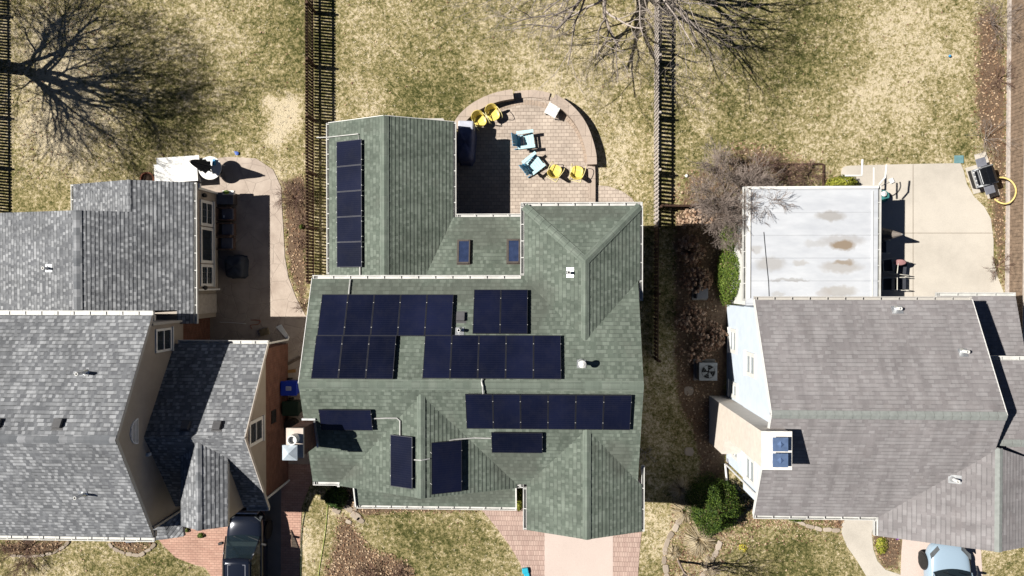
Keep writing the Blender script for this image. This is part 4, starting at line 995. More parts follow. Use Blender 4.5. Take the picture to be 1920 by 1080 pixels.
# ------------------------------------------------------------------ grass clumps and fallen leaves (uncountable)
def fast_mesh(name, verts, faces_n, nface, rnd, mat, k):
    me = bpy.data.meshes.new(name)
    me.vertices.add(len(verts)); me.vertices.foreach_set('co', np.asarray(verts, np.float32).ravel())
    me.loops.add(nface*k); me.loops.foreach_set('vertex_index', np.asarray(faces_n, np.int32).ravel())
    me.polygons.add(nface); me.polygons.foreach_set('loop_start', np.arange(0, nface*k, k, dtype=np.int32))
    me.update(calc_edges=True)
    at = me.attributes.new('rnd', 'FLOAT', 'FACE'); at.data.foreach_set('value', np.asarray(rnd, np.float32))
    me.materials.append(mat)
    o = bpy.data.objects.new(name, me); COL.objects.link(o); return o
foot = [rect(xW, xE, yS, yN), rect(wx0, wx1, yN, wy), rect(qx0, qx1, yN, qy), rect(qx1, wx0, yN, ky), rect(gx0, gx1, gy_, yS), rect(lxW, lxE, lyS, lyN), rect(-26, bxE, lyN, byN), rect(ax0, axE, ayS, ayN), rect(cxW, cxE, cyS, cyN), rect(s0x, s1x, cyN, s1y), rect(cxE, 21.5, -8.5, cyN), rect(fx0, fx1, -9.3, yS), rect(kx0, kx1, kyF, cyS)]
def free_mask(X, Y, hard_=True):
    ok = np.ones(X.shape, bool)
    for p in foot + (hard if hard_ else []): ok &= ~np_inside(p, X, Y)
    return ok
rng = np.random.default_rng(3)
NT = 52000
X = rng.uniform(-25.5, 21.5, NT); Y = rng.uniform(-14.2, 13.4, NT)
ok = free_mask(X, Y); X, Y = X[ok], Y[ok]
dr_, so_ = fields(X, Y); kp = so_ < rng.uniform(-.2, .3, X.size); X, Y, dr_ = X[kp], Y[kp], dr_[kp]; n0 = X.size; B = 4
ang = rng.uniform(0, 2*np.pi, (n0, B)); ln = rng.uniform(.04, .085, (n0, B)); wd_ = rng.uniform(.006, .013, (n0, B)); hz = rng.uniform(.02, .055, (n0, B))
dx, dy = np.cos(ang), np.sin(ang); cx_ = X[:, None]+dx*.01; cy_ = Y[:, None]+dy*.01
v0 = np.stack([cx_-dy*wd_, cy_+dx*wd_, np.full_like(cx_, .002)], -1); v1 = np.stack([cx_+dy*wd_, cy_-dx*wd_, np.full_like(cx_, .002)], -1)
v2 = np.stack([cx_+dx*ln, cy_+dy*ln, hz], -1)
V = np.stack([v0, v1, v2], 2).reshape(-1, 3); nf = n0*B
rn = np.clip(np.repeat(dr_, B)+rng.normal(0, .16, nf)+np.repeat(rng.normal(0, .26, n0), B)+.02, 0, 1)
mg = rndmat('grass_blades', [(.0, (.045,.062,.012)), (.25, (.115,.13,.034)), (.5, (.27,.232,.10)), (.75, (.45,.385,.23)), (1, (.74,.65,.48))], .8)
tag(fast_mesh('grass', V, np.arange(nf*3), nf, rn, mg, 3), kind='stuff')
# leaves
def leaves(name, n, polys, mat, s0=.03, s1=.06, zmax=.05, prob=None):
    xs, ys = [], []
    for p, k in polys:
        p = np.array(p); lo, hi = p.min(0), p.max(0); m = int(k*(hi-lo).prod()*1.0)
        a = rng.uniform(lo[0], hi[0], m); b = rng.uniform(lo[1], hi[1], m); q = np_inside([tuple(t) for t in p], a, b); xs.append(a[q]); ys.append(b[q])
    a, b = np.concatenate(xs), np.concatenate(ys); q = free_mask(a, b); a, b = a[q], b[q]; n = a.size
    th = rng.uniform(0, 6.28, n); L = rng.uniform(s0, s1, n); W_ = L*rng.uniform(.5, .8, n); z = rng.uniform(.01, zmax, n); tl = rng.uniform(-.02, .02, (n, 4))
    c, s = np.cos(th), np.sin(th)
    P4 = []
    for i, (u, v) in enumerate(((-1,0),(0,-1),(1,0),(0,1))): P4.append(np.stack([a+c*u*L-s*v*W_, b+s*u*L+c*v*W_, z+tl[:, i]*.7], -1))
    V = np.stack(P4, 1).reshape(-1, 3)
    return tag(fast_mesh(name, V, np.arange(n*4), n, rng.uniform(0, 1, n), mat, 4), kind='stuff')
ml = rndmat('fallen_leaves', [(0, (.10,.055,.035)), (.35, (.24,.14,.085)), (.7, (.42,.29,.18)), (1, (.62,.47,.33))], .85)
leaves('fallen_leaves', 0, [(beds[0], 60), (beds[1], 130), (beds[2], 70), (beds[3], 90), (beds[4], 90), (beds[5], 120), (beds[6], 60), (beds[7], 60), (beds[8], 90), (beds[9], 80), (beds[10], 70), (beds[11], 110),
    (G((30,0),(180,0),(230,330),(30,340)), 7), (rect(-25, 21, -14, 13), 1.1), (G((1380,965),(1600,965),(1600,1010),(1380,1030)), 30)], ml)

# ------------------------------------------------------------------ fences
def fence(label, a, b, h, mat, sp, pwid, railside, group='picket fences dividing the back yards', solid=False, capmat=None):
    a, b = Vector((*a, 0)), Vector((*b, 0)); t = (b-a).normalized(); L = (b-a).length; nrm = Vector((-t.y, t.x, 0))*railside
    root = thing('fence', a, label, 'fence', group)
    ns = max(1, round(L/2.35)); sl = L/ns; ang = math.atan2(t.y, t.x); rot = Matrix.Rotation(ang, 3, 'Z')
    for i in range(ns):
        s0_ = a+t*(i*sl); pb = MB(); k = int(sl/sp)
        for j in range(k):
            c = s0_+t*((j+.5)*sl/k)-nrm*.012; hh = h+random.uniform(-.012, .012)
            pb.obox(c+Vector((0,0,hh/2+.03)), (pwid, .02, hh), rot @ Matrix.Rotation(random.gauss(0, .008), 3, 'Y'))
        pb.build('picket_panel', mat, root)
        for z in (.28, h-.14):
            rb = MB(); rb.bar(s0_+nrm*.025+Vector((0,0,z)), s0_+t*sl+nrm*.025+Vector((0,0,z)), .045, .085); rb.build('rail', mat, root)
    for i in range(ns+1):
        q = MB(); c = a+t*(i*sl)+nrm*.07; q.obox(c+Vector((0,0,(h+.06)/2)), (.09, .09, h+.06), rot); q.build('post', mat, root)
    if solid:
        q = MB(); q.bar(a+Vector((0,0,h+.05)), b+Vector((0,0,h+.05)), .13, .035); q.build('cap_rail', capmat, root)
        q = MB(); q.bar(a-nrm*.06+Vector((0,0,.08)), b-nrm*.06+Vector((0,0,.08)), .11, .14); q.build('kick_board', capmat, root)
    return root
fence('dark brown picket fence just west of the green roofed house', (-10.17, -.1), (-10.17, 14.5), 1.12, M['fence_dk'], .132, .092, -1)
fence('lower run of picket fence coloured dark for the shade of the green roofed house', (5.06, -3.46), (5.06, 2.3), 1.05, M['fence_dk'], .168, .112, -1)  # same pale fence, dark wood puts the house's shade into its colour
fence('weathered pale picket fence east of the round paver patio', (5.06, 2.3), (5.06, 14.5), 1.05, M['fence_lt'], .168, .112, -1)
fence('picket fence beyond the bare tree shade at the west lawn edge', (-25.25, 2.9), (-25.25, 14.5), 1.12, M['fence_dk'], .132, .092, -1)
fence('short picket fence running east into the hydrangea bed', (5.2, 3.25), (8.1, 3.2), .95, M['fence_dk'], .15, .11, -1)
fence('solid brown board fence beside the barbecue', (20.3, -9), (20.3, 14.5), 1.0, M['fence_br'], .14, .138, -1, group='board fence at the east boundary', solid=True, capmat=M['fence_lt'])
for a, b, lb in (((1436,309),(1541,308),'long low timber edging the bed behind the bare round tree'), ((1543,308),(1543,350),'short low timber edging beside the clipped box shrub')):
    p, q = P(*a), P(*b); mb = MB(); mb.bar(p+Vector((0,0,.05)), q+Vector((0,0,.05)), .07, .1); tag(mb.build('edging_timber', M['fence_dk'], bevel=.01), lb, 'edging')

# ------------------------------------------------------------------ bare trees and bushes
TIP = [.0035]
def grow(out, p, dr, L, r, lvl, maxl, nchild, spread, up, wob=.16, shrink=.68):
    n = 5 if lvl < maxl-1 else 3; pts = [Vector(p)]; rad = [r]; q = Vector(p); dd = Vector(dr).normalized()
    for i in range(n):
        dd = (dd+Vector((random.gauss(0, wob), random.gauss(0, wob), random.gauss(0, wob*.6)+up))).normalized()
        q = q+dd*(L/n); pts.append(q.copy()); rad.append(max(r*(1-.55*(i+1)/n), TIP[0]))
    out.append((pts, rad, lvl))
    if lvl >= maxl: return
    k = nchild[lvl] if isinstance(nchild, (list, tuple)) else nchild
    for j in range(k):
        t = .3+.7*(j+random.random()*.8)/k; i = min(int(t*n), n-1); fr = t*n-i; fr = min(fr, 1)
        b = pts[i].lerp(pts[i+1], fr); br = rad[i]*(1-fr)+rad[i+1]*fr; base = (pts[i+1]-pts[i]).normalized()
        ax = base.cross(Vector((random.gauss(0,1), random.gauss(0,1), random.gauss(0,1)))).normalized()
        nd = Matrix.Rotation(spread*random.uniform(.6, 1.25), 3, ax) @ base
        grow(out, b, nd, L*shrink*random.uniform(.75, 1.15), br*.62, lvl+1, maxl, nchild, spread, up, wob, shrink)
def bark(name, a, b): return rndmat(name, [(0, a), (1, b)], .9)
def lines_to(name, lines, mat, parent, lo, hi):
    m = MB()
    for pts, rad, l in lines:
        if lo <= l <= hi: m.tube(pts, rad, 7 if rad[0] > .04 else (5 if rad[0] > .015 else 3), cap=False)
    return m.build(name, mat, parent, smooth=True)
def bare_tree(name, p, label, cat, limbs, trunk_h, trunk_r, maxl, nchild, spread, up, mat, seed, shrink=.68, wob=.14, cut=1):
    random.seed(seed); p = Vector(p); root = thing(name, p, label, cat); out = []
    top = p+Vector((random.gauss(0,.03), random.gauss(0,.03), trunk_h)); tr = [([p-Vector((0,0,.1)), p.lerp(top, .5), top], [trunk_r*1.3, trunk_r*1.02, trunk_r*.95], 0)]
    for dr, L, r, z in limbs: grow(out, p+Vector((0,0,z if z else trunk_h*.97)), dr, L, r, 1, maxl, nchild, spread, up, wob, shrink)
    if trunk_h > .05: lines_to('trunk', tr, mat, root, 0, 0)
    for pts, rad, l in [o for o in out if o[2] == 1] if cut else []:
        pass
    lines_to('crown', out, mat, root, 1, 9); return root
mb1 = bark('grey_bark', (.10,.085,.07), (.2,.17,.145)); mb2 = bark('pale_twigs', (.28,.24,.21), (.48,.42,.38)); mb3 = bark('brown_twigs', (.14,.085,.065), (.30,.2,.16)); mb4 = bark('mauve_twigs', (.22,.175,.15), (.42,.35,.31))
# big tree off the west edge: mostly its shade falls into view
TIP[0] = .006; tb = P(-34, 121); L1 = []
random.seed(11)
for k, (ax, ay, L, r) in enumerate([(-.1,.05,4.6,.15),(.32,.12,4.6,.13),(.12,.42,4.4,.11),(.25,-.5,4.6,.12),(-.1,-.75,4.2,.11),(-.5,.4,4.2,.1),(-.6,-.3,4.2,.1),(.42,-.18,4.5,.11),(-.1,.75,3.8,.1)]): L1.append((Vector((ax, ay, 1)), L, r, 1.3+.25*k if k else 1.9))
bare_tree('bare_tree', tb, 'large leafless tree beyond the west fence throwing branching shade on straw lawn', 'tree', L1, 2.2, .30, 5, [0,6,6,5,5], .60, .035, mb1, 5, .69)
# tree above the middle fence
TIP[0] = .0032; tb = P(1142, -22); L2 = []
for k, (ax, ay, az, L, r) in enumerate([(-1.0,-.75,.7,4.4,.11),(-.35,-1,.6,3.9,.11),(.35,-1.0,.75,4.2,.1),(-1.4,-.5,.6,5.2,.11),(-.9,-1.2,.55,4.4,.1),(.9,-.9,.6,3.8,.09),(.1,-.3,1,4.2,.12),(.9,-.4,.9,4.0,.1),(-.6,.8,.9,3,.09),(.7,1,.9,3,.08),(.05,-1.1,.95,3.2,.09)]): L2.append((Vector((ax, ay, az)), L, r, 1.5+.12*k))
bare_tree('bare_tree', tb, 'leafless tree over the top of the pale picket fence with light grey twigs', 'tree', L2, 2.3, .22, 5, [0,5,4,4,3], .7, .02, mb2, 9, .66)
# round small tree by the white flat roof
TIP[0] = .0055; L3 = []
for k in range(12):
    a = 2*math.pi*k/12+.2; q = .5+.45*((k*7) % 5)/5; L3.append((Vector((math.cos(a)*q, math.sin(a)*q, .75)), 1.5, .04, .5+.04*k))
bare_tree('bare_tree', P(1354, 378), 'round bushy leafless tree overhanging the corner of the white flat roof', 'tree', L3, .6, .07, 5, [0,6,6,5,4], .62, .015, mb4, 21, .64, .16)
TIP[0] = .0035
L3 = [(Vector((math.cos(k*1.3)*.32, math.sin(k*1.3)*.32, 1)), 1.9, .028, .9+.12*k) for k in range(7)]
bare_tree('bare_tree', P(1272, 1052), 'slender young leafless tree in the stone edged front bed', 'tree', L3, 1.6, .05, 4, [0,5,4,4], .4, .05, mb4, 4, .6)
def bush(p, label, n, L, mat, seed, maxl=3, nchild=(0,5,5,4), flat=.7, name='bare_shrub', r=.014, group=None):
    lim = []
    for k in range(n):
        a = 2*math.pi*(k+.3*((k*13) % 7)/7)/n; q = flat*(.5+.9*((k*5) % 7)/7); lim.append((Vector((math.cos(a)*q, math.sin(a)*q, .6)), L, r, .02))
    o = bare_tree(name, p, label, 'shrub', lim, .04, .02, maxl, list(nchild), .5, -.01, mat, seed, .6, .15)
    if group: o['group'] = group
    return o
bush(P(553, 372), 'tangled leafless shrub between curved concrete and dark picket fence', 14, .62, mb3, 31, 4, (0,5,5,3))
bush(P(566, 455), 'small reddish leafless shrub halfway down the dark picket fence', 9, .35, mb3, 32)
bush(P(571, 572), 'reddish leafless shrub close to the corner of the green roof', 9, .35, mb3, 33)
bush(P(566, 415), 'thin wiry shrub just below the tangled leafless shrub', 8, .33, mb3, 34)
bush(P(52, 1028), 'wide brown leafless shrub under the front gutter of the grey roof', 16, .85, mb3, 35, 4, (0,5,5,3), 1.0)
bush(P(690, 1072), 'low brown shrub in the leaf covered front bed', 12, .5, mb3, 36, 4, (0,4,4,3))
bush(P(752, 1068), 'small dark twiggy shrub at the lawn edge of the leaf covered bed', 10, .35, mb3, 37)
bush(P(1846, 262), 'grey twiggy shrub in front of the brown board fence', 8, .8, mb2, 38, 3, (0,4,4,3))
bush(P(1858, 45), 'tall mauve shrub in the far north corner bed', 12, .95, mb4, 39, 4, (0,4,4,3))
bush(P(1872, 150), 'leafless shrub below the tall mauve shrub along the board fence', 9, .6, mb3, 40)
bush(P(1868, 500), 'sparse shrub between concrete patio and board fence', 8, .5, mb3, 41)
bush(P(1425, 318), 'dark twiggy shrub behind the white flat roof, close to the round leafless tree', 14, .6, mb3, 44, 4, (0,5,5,3))
bush(P(1478, 330), 'dark twiggy shrub hard against the north edge of the white flat roof', 14, .55, mb3, 45, 4, (0,5,5,3))
bush(P(1515, 328), 'lower dark shrub nearest the short edging timber', 12, .45, mb3, 46, 4, (0,4,4,3))
bush(P(1210, 848), 'wiry dry stems by the east wall of the green roofed house', 6, .4, mb2, 42)
bush(P(1370, 850), 'dark shrub in the shade below the tan chimney', 9, .45, mb3, 43)

def leafy(name, p, rx, ry, h, label, mat, n, ls, seed, cat='shrub', cone=False, rz=0, stem=True):
    rg = np.random.default_rng(seed); root = thing(name, p, label, cat)
    a = rg.uniform(0, 2*np.pi, n); u = rg.uniform(0, 1, n); zz = u**(.8)
    rad = np.sqrt(np.clip(1-zz**2, 0.02, 1)) if not cone else (1-zz*.85)
    lump = 1+.06*np.sin(a*3+seed)+.05*np.sin(a*7+seed*2)+.07*np.sin(zz*9+a*4); rr = rad*lump*rg.uniform(.72, 1.06, n)
    c = np.stack([rr*rx*np.cos(a), rr*ry*np.sin(a), zz*h*lump*rg.uniform(.82, 1.05, n)+.04], -1)
    nrm = np.stack([np.cos(a)*rad/rx, np.sin(a)*rad/ry, zz/h+.1], -1)+rg.normal(0, .55, (n, 3)); nrm /= np.linalg.norm(nrm, axis=1)[:, None]
    t = np.cross(nrm, rg.normal(0, 1, (n, 3))); t /= np.linalg.norm(t, axis=1)[:, None]; b = np.cross(nrm, t)
    L = rg.uniform(.7, 1.3, n)[:, None]*ls; W_ = L*.45
    V = np.stack([c-t*L, c-b*W_+nrm*.01, c+t*L, c+b*W_+nrm*.01], 1).reshape(-1, 3)
    o = fast_mesh('foliage', V, np.arange(n*4), n, rg.uniform(0, 1, n), mat, 4); o.parent = root
    m = MB()
    for k in range(5):
        q = Vector((math.cos(k*1.26)*rx*.4, math.sin(k*1.26)*ry*.4, h*.7)); m.tube([Vector((0,0,0)), q*.5, q], [.02, .015, .008], 5)
    m.build('stem', mb3, None).parent = root
    root.rotation_euler.z = rz; return root
mfg = rndmat('dark_green_leaves', [(0, (.012,.03,.008)), (.5, (.03,.062,.013)), (1, (.07,.125,.025))], .6)
mfm = rndmat('mid_green_needles', [(0, (.014,.034,.006)), (.5, (.045,.085,.013)), (1, (.12,.175,.028))], .6)
mfb = rndmat('bright_green_leaves', [(0, (.03,.06,.010)), (.5, (.085,.14,.02)), (1, (.19,.25,.045))], .6)
mfy = rndmat('yellow_green_leaves', [(0, (.10,.13,.015)), (.5, (.24,.26,.03)), (1, (.42,.40,.07))], .6)
leafy('evergreen_shrub', P(1333, 940), 1.2, 1.25, 1.6, 'big dark evergreen shrub half in shade at the front corner of the blue house', mfm, 15000, .036, 1, cone=False)
leafy('evergreen_shrub', P(1371, 520), .8, 1.25, 1.3, 'long bright green shrub against the side of the white flat roof', mfb, 11000, .034, 2)
leafy('evergreen_shrub', P(1376, 445), .75, .8, 1.1, 'round green shrub just under the leafless tree crown', mfb, 6000, .034, 3)
leafy('evergreen_shrub', P(1577, 344), .66, .32, .6, 'clipped yellow green box shrub at the corner of the concrete patio', mfy, 2200, .04, 4)
leafy('evergreen_shrub', P(633, 931), .52, .5, .55, 'dark leafy shrub below the west porch eave', mfg, 1500, .07, 5)
leafy('evergreen_shrub', P(973, 932), .3, .5, .8, 'yellow green shrub squeezed between porch and garage', mfy, 1300, .05, 6)
leafy('evergreen_shrub', P(1490, 962), .55, .3, .6, 'low green shrub under the taupe front eave', mfb, 1000, .05, 7)
leafy('ground_plant', P(1652, 1022), .28, .4, .16, 'low yellowish plant in the bed beside the blue car driveway', mfy, 350, .04, 8, 'plant')
leafy('ground_plant', P(378, 1003), .17, .12, .14, 'tuft of green in the leafy bed by the pink pavers', mfb, 200, .035, 9, 'plant')
leafy('ground_plant', P(352, 993), .1, .1, .12, 'smaller green tuft beside the entry gable', mfb, 120, .035, 10, 'plant')
leafy('ground_plant', P(566, 425), .12, .12, .14, 'small green tuft near the dark picket fence', mfb, 120, .035, 12, 'plant')
leafy('flower_clump', P(1393, 1026), .22, .2, .16, 'yellow flowers at the bed edge below the evergreen', rndmat('yellow_petals', [(0, (.2,.25,.03)), (.5, (.6,.5,.05)), (1, (.8,.65,.08))]), 120, .03, 13, 'flowers')
leafy('flower_clump', P(1681, 1006), .12, .12, .14, 'purple flowers in the bed beside the blue car', rndmat('purple_petals', [(0, (.12,.03,.25)), (1, (.35,.08,.55))]), 90, .03, 14, 'flowers')
leafy('creeping_plant', P(1612, 300), .01, .01, .01, 'x', mfb, 4, .01, 15, 'plant') if False else None

# hydrangeas: dry brown flower heads on stems
mh = rndmat('dry_flower_heads', [(0, (.20,.105,.065)), (.5, (.40,.25,.165)), (1, (.62,.47,.35))], .9)
def hydrangea(p, rx, ry, h, n, label, seed, pale=False):
    rg = random.Random(seed); root = thing('hydrangea', p, label, 'shrub', 'dry hydrangeas in the side bed'); p = Vector(p); st = MB(); hd = MB()
    for k in range(n):
        a = rg.uniform(0, 6.28); q = math.sqrt(rg.random()); c = p+Vector((rx*1.12*q*math.cos(a), ry*1.1*q*math.sin(a), h*(1-.45*q*q)*rg.uniform(.8, 1.1)))
        st.tube([p+Vector((rx*q*math.cos(a)*.2, ry*q*math.sin(a)*.2, 0)), (p+c)/2+Vector((0,0,.1)), c], [.008, .006, .005], 3, cap=False)
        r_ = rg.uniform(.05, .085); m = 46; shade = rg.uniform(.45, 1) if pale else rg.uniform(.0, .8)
        for i in range(m):
            z = rg.uniform(-.3, 1); t = rg.uniform(0, 6.28); s = math.sqrt(1-z*z); nn = Vector((s*math.cos(t), s*math.sin(t), z)); cc = c+nn*r_*rg.uniform(.85, 1.05)
            u = nn.cross(Vector((rg.gauss(0,1), rg.gauss(0,1), rg.gauss(0,1)))).normalized(); v = nn.cross(u); s = .021
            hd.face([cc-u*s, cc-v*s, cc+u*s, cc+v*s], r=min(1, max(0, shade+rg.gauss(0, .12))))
    st.build('stem', mb3, root); hd.build('flower_head', mh, root); return root
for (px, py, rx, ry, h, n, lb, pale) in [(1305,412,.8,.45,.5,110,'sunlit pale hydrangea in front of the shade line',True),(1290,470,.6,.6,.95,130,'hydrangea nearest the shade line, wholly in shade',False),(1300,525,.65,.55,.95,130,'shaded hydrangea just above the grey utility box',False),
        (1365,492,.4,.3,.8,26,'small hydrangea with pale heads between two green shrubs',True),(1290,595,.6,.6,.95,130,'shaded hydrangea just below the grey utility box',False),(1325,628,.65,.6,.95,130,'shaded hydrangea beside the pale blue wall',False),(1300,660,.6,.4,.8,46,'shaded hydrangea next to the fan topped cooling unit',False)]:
    hydrangea(P(px, py), rx, ry, h, n, lb, px+py, pale)
# dead ornamental grasses
mdg = rndmat('straw_blades', [(0, (.22,.16,.09)), (.5, (.42,.34,.21)), (1, (.66,.57,.42))], .8)
def fountain(p, r, h, n, label, seed, bias=(0,0)):
    rg = random.Random(seed); root = thing('ornamental_grass', p, label, 'plant', 'dead ornamental grasses in the front beds'); m = MB(); p = Vector(p)
    for k in range(n):
        a = rg.uniform(0, 6.28); L = r*rg.uniform(.45, 1.1); u = Vector((math.cos(a)+bias[0], math.sin(a)+bias[1], 0)); s = Vector((-math.sin(a), math.cos(a), 0))*.007; hh = h*rg.uniform(.4, 1); q0 = p+u*.05*rg.random(); rr = rg.random()
        pts = [q0, q0+u*L*.4+Vector((0,0,hh)), q0+u*L*.8+Vector((0,0,hh*.75)), q0+u*L+Vector((0,0,.03))]
        for i in range(3): m.face([pts[i]-s, pts[i]+s, pts[i+1]+s*(1-.3*i), pts[i+1]-s*(1-.3*i)], r=rr)
    m.build('blades', mdg, root); return root
fountain(P(1284,955), .62, .35, 420, 'straw coloured grass arching over the upper end of the stone edging', 1); fountain(P(1312,1010), .75, .3, 460, 'flattened dead grass between the two curved stone edgings', 2); fountain(P(1275,915), .55, .35, 260, 'arching grass in shade left of the evergreen shrub', 3); fountain(P(1330,1062), .5, .25, 240, 'dead grass beside the slender young tree', 4); fountain(P(1262,1035), .35, .2, 160, 'low dead grass outside the curved stone edging', 5)

# ------------------------------------------------------------------ stones
mst = rndmat('pale_stone', [(0, (.28,.23,.18)), (1, (.48,.41,.34))], .9)
def stone(c, a, b, rz, h, label, group, name='edging_stone', mat=None):
    rg = random.Random(int(c[0]*1000+c[1]*77)); n = 9; base = []
    for k in range(n):
        t = 2*math.pi*k/n; q = 1+rg.uniform(-.12, .12); sx = a*abs(math.cos(t))**.6*math.copysign(1, math.cos(t)); sy = b*abs(math.sin(t))**.6*math.copysign(1, math.sin(t)); base.append((sx*q, sy*q))
    vs = [(x*1.0, y, -.03) for x, y in base]+[(x, y, h*.8) for x, y in base]+[(x*.85, y*.85, h) for x, y in base]
    fs = [(i, (i+1) % n, n+(i+1) % n, n+i) for i in range(n)]+[(n+i, n+(i+1) % n, 2*n+(i+1) % n, 2*n+i) for i in range(n)]+[tuple(2*n+i for i in range(n))]
    m = MB(); m.raw(vs, fs); o = m.build(name, mat or mst); o.location = (c[0], c[1], 0); o.rotation_euler.z = rz; return tag(o, label, 'stone', group)
def chain(pts, wpx, label, group, h=.06, L=.36):
    q = [P(*p) for p in pts]; tot = sum((q[i+1]-q[i]).length for i in range(len(q)-1)); k = int(tot/(L*1.05))
    for j in range(k):
        s_ = (j+.5)*tot/k; i = 0
        while s_ > (q[i+1]-q[i]).length: s_ -= (q[i+1]-q[i]).length; i += 1
        t = (q[i+1]-q[i]).normalized(); c = q[i]+t*s_+Vector((random.uniform(-.02,.02), random.uniform(-.02,.02), 0)); stone(c, tot/k/2*random.uniform(.86,1.12), wpx/84*random.uniform(.7,1.05), math.atan2(t.y, t.x)+random.uniform(-.08, .08), h*random.uniform(.8, 1.15), label, group)
chain([(1288,955),(1272,978),(1262,996),(1252,1012),(1246,1030),(1245,1052),(1251,1090)], 11, 'pale flat stone in the west curved edging of the front bed', 'west curved stone edging')
chain([(1350,1014),(1342,1035),(1333,1052),(1322,1070),(1314,1088)], 10, 'pale flat stone in the east curved edging of the front bed', 'east curved stone edging')
chain([(205,1016),(214,1028),(235,1038),(262,1040),(282,1030),(292,1018)], 8, 'rounded kerb stone around the small bed by the bay', 'kerb around the small bed', L=.3)
chain([(20,1041),(60,1043),(98,1038),(122,1024),(132,1014)], 6, 'dark kerb stone around the brown shrub bed', 'kerb around the brown shrub', L=.3)
chain([(1480,972),(1510,984),(1545,993),(1576,993)], 8, 'pale kerb stone below the taupe front eave', 'kerb under the taupe eave', L=.34)
for i, (px, py, a, b, rz, lb) in enumerate([(631,956,.2,.14,-.5,'tilted square flagstone nearest the green hose'),(654,953,.22,.13,-.6,'long flagstone under the dark leafy shrub'),(667,967,.26,.17,-.5,'largest flagstone of the short stone path'),(654,978,.13,.09,-.3,'small brick sized stone below the flagstones'),(676,975,.2,.12,-.6,'low flagstone at the lower end of the short path'),(666,951,.07,.17,.2,'narrow reddish stone standing by the porch corner')]):
    stone(P(px, py), a, b, rz, .05, lb, 'short flagstone path', 'flagstone')
for px, py, lb in ((1292,733,'pale stepping stone in the shaded side lawn below the cooling unit'), (1292,846,'pale stepping stone in the shaded side lawn level with the evergreen')): stone(P(px, py), .2, .2, 0, .03, lb, None, 'stepping_stone').pop('group', None)

# ------------------------------------------------------------------ paver patio: seat walls and furniture
mcap = pavers('wall_cap', (.44,.36,.30), (.52,.43,.36), (.3,.24,.2), .5, .9, .006, stain=.12); mwl = pavers('wall_block', (.34,.27,.22), (.42,.34,.28), (.2,.16,.13), .3, .15, .01)
def ribbon(mb, pts, w_, z0, z1):
    n = len(pts); L_, R_ = [], []
    for i, p in enumerate(pts):
        t = (Vector(pts[min(i+1, n-1)])-Vector(pts[max(i-1, 0)])).normalized(); nn = Vector((-t.y, t.x)); L_.append((p[0]+nn.x*w_/2, p[1]+nn.y*w_/2)); R_.append((p[0]-nn.x*w_/2, p[1]-nn.y*w_/2))
    vs = [(*a, z0) for a in L_]+[(*a, z0) for a in R_]+[(*a, z1) for a in L_]+[(*a, z1) for a in R_]; fs = []
    for i in range(n-1): fs += [(2*n+i, 3*n+i, 3*n+i+1, 2*n+i+1), (i, 2*n+i, 2*n+i+1, i+1), (n+i, n+i+1, 3*n+i+1, 3*n+i), (i, i+1, n+i+1, n+i)]
    fs += [(0, n, 3*n, 2*n), (n-1, 3*n-1, 4*n-1, 2*n-1)]; mb.raw(vs, fs)
def spline(pts, k=5):
    out = []; n = len(pts)
    for i in range(n-1):
        p0, p1, p2, p3 = [Vector(pts[max(0, min(n-1, i+j))]) for j in (-1, 0, 1, 2)]
        for s in range(k):
            t = s/k; out.append(.5*((2*p1)+(-p0+p2)*t+(2*p0-5*p1+4*p2-p3)*t*t+(-p0+3*p1-3*p2+p3)*t**3))
    out.append(Vector(pts[-1])); return out
def seat_wall(pxs, h, w_, label):
    q = spline([P(a, b, h)[:2] for a, b in pxs]); root = thing('seat_wall', (*q[len(q)//2], 0), label, 'wall'); b = MB(); ribbon(b, q, w_-.08, -.02, h-.075); b.build('wall_body', mwl, root)
    c = MB(); ribbon(c, q, w_, h-.073, h); c.build('wall_cap', mcap, root)
seat_wall([(855,240),(868,220),(887,203),(910,190),(935,181),(962,176)], .52, .42, 'curved seat wall behind the yellow chairs, paler capstones')
seat_wall([(1037,184),(1058,197),(1078,216),(1093,239),(1103,265),(1109,290),(1110,308)], .56, .42, 'curved seat wall on the east side of the round patio')
seat_wall([(965,178),(985,176),(1005,176),(1030,181)], .09, .33, 'low kerb joining the two curved seat walls')
seat_wall([(1109,310),(1110,335),(1110,392)], .2, .3, 'straight low kerb running from the east seat wall to the house')

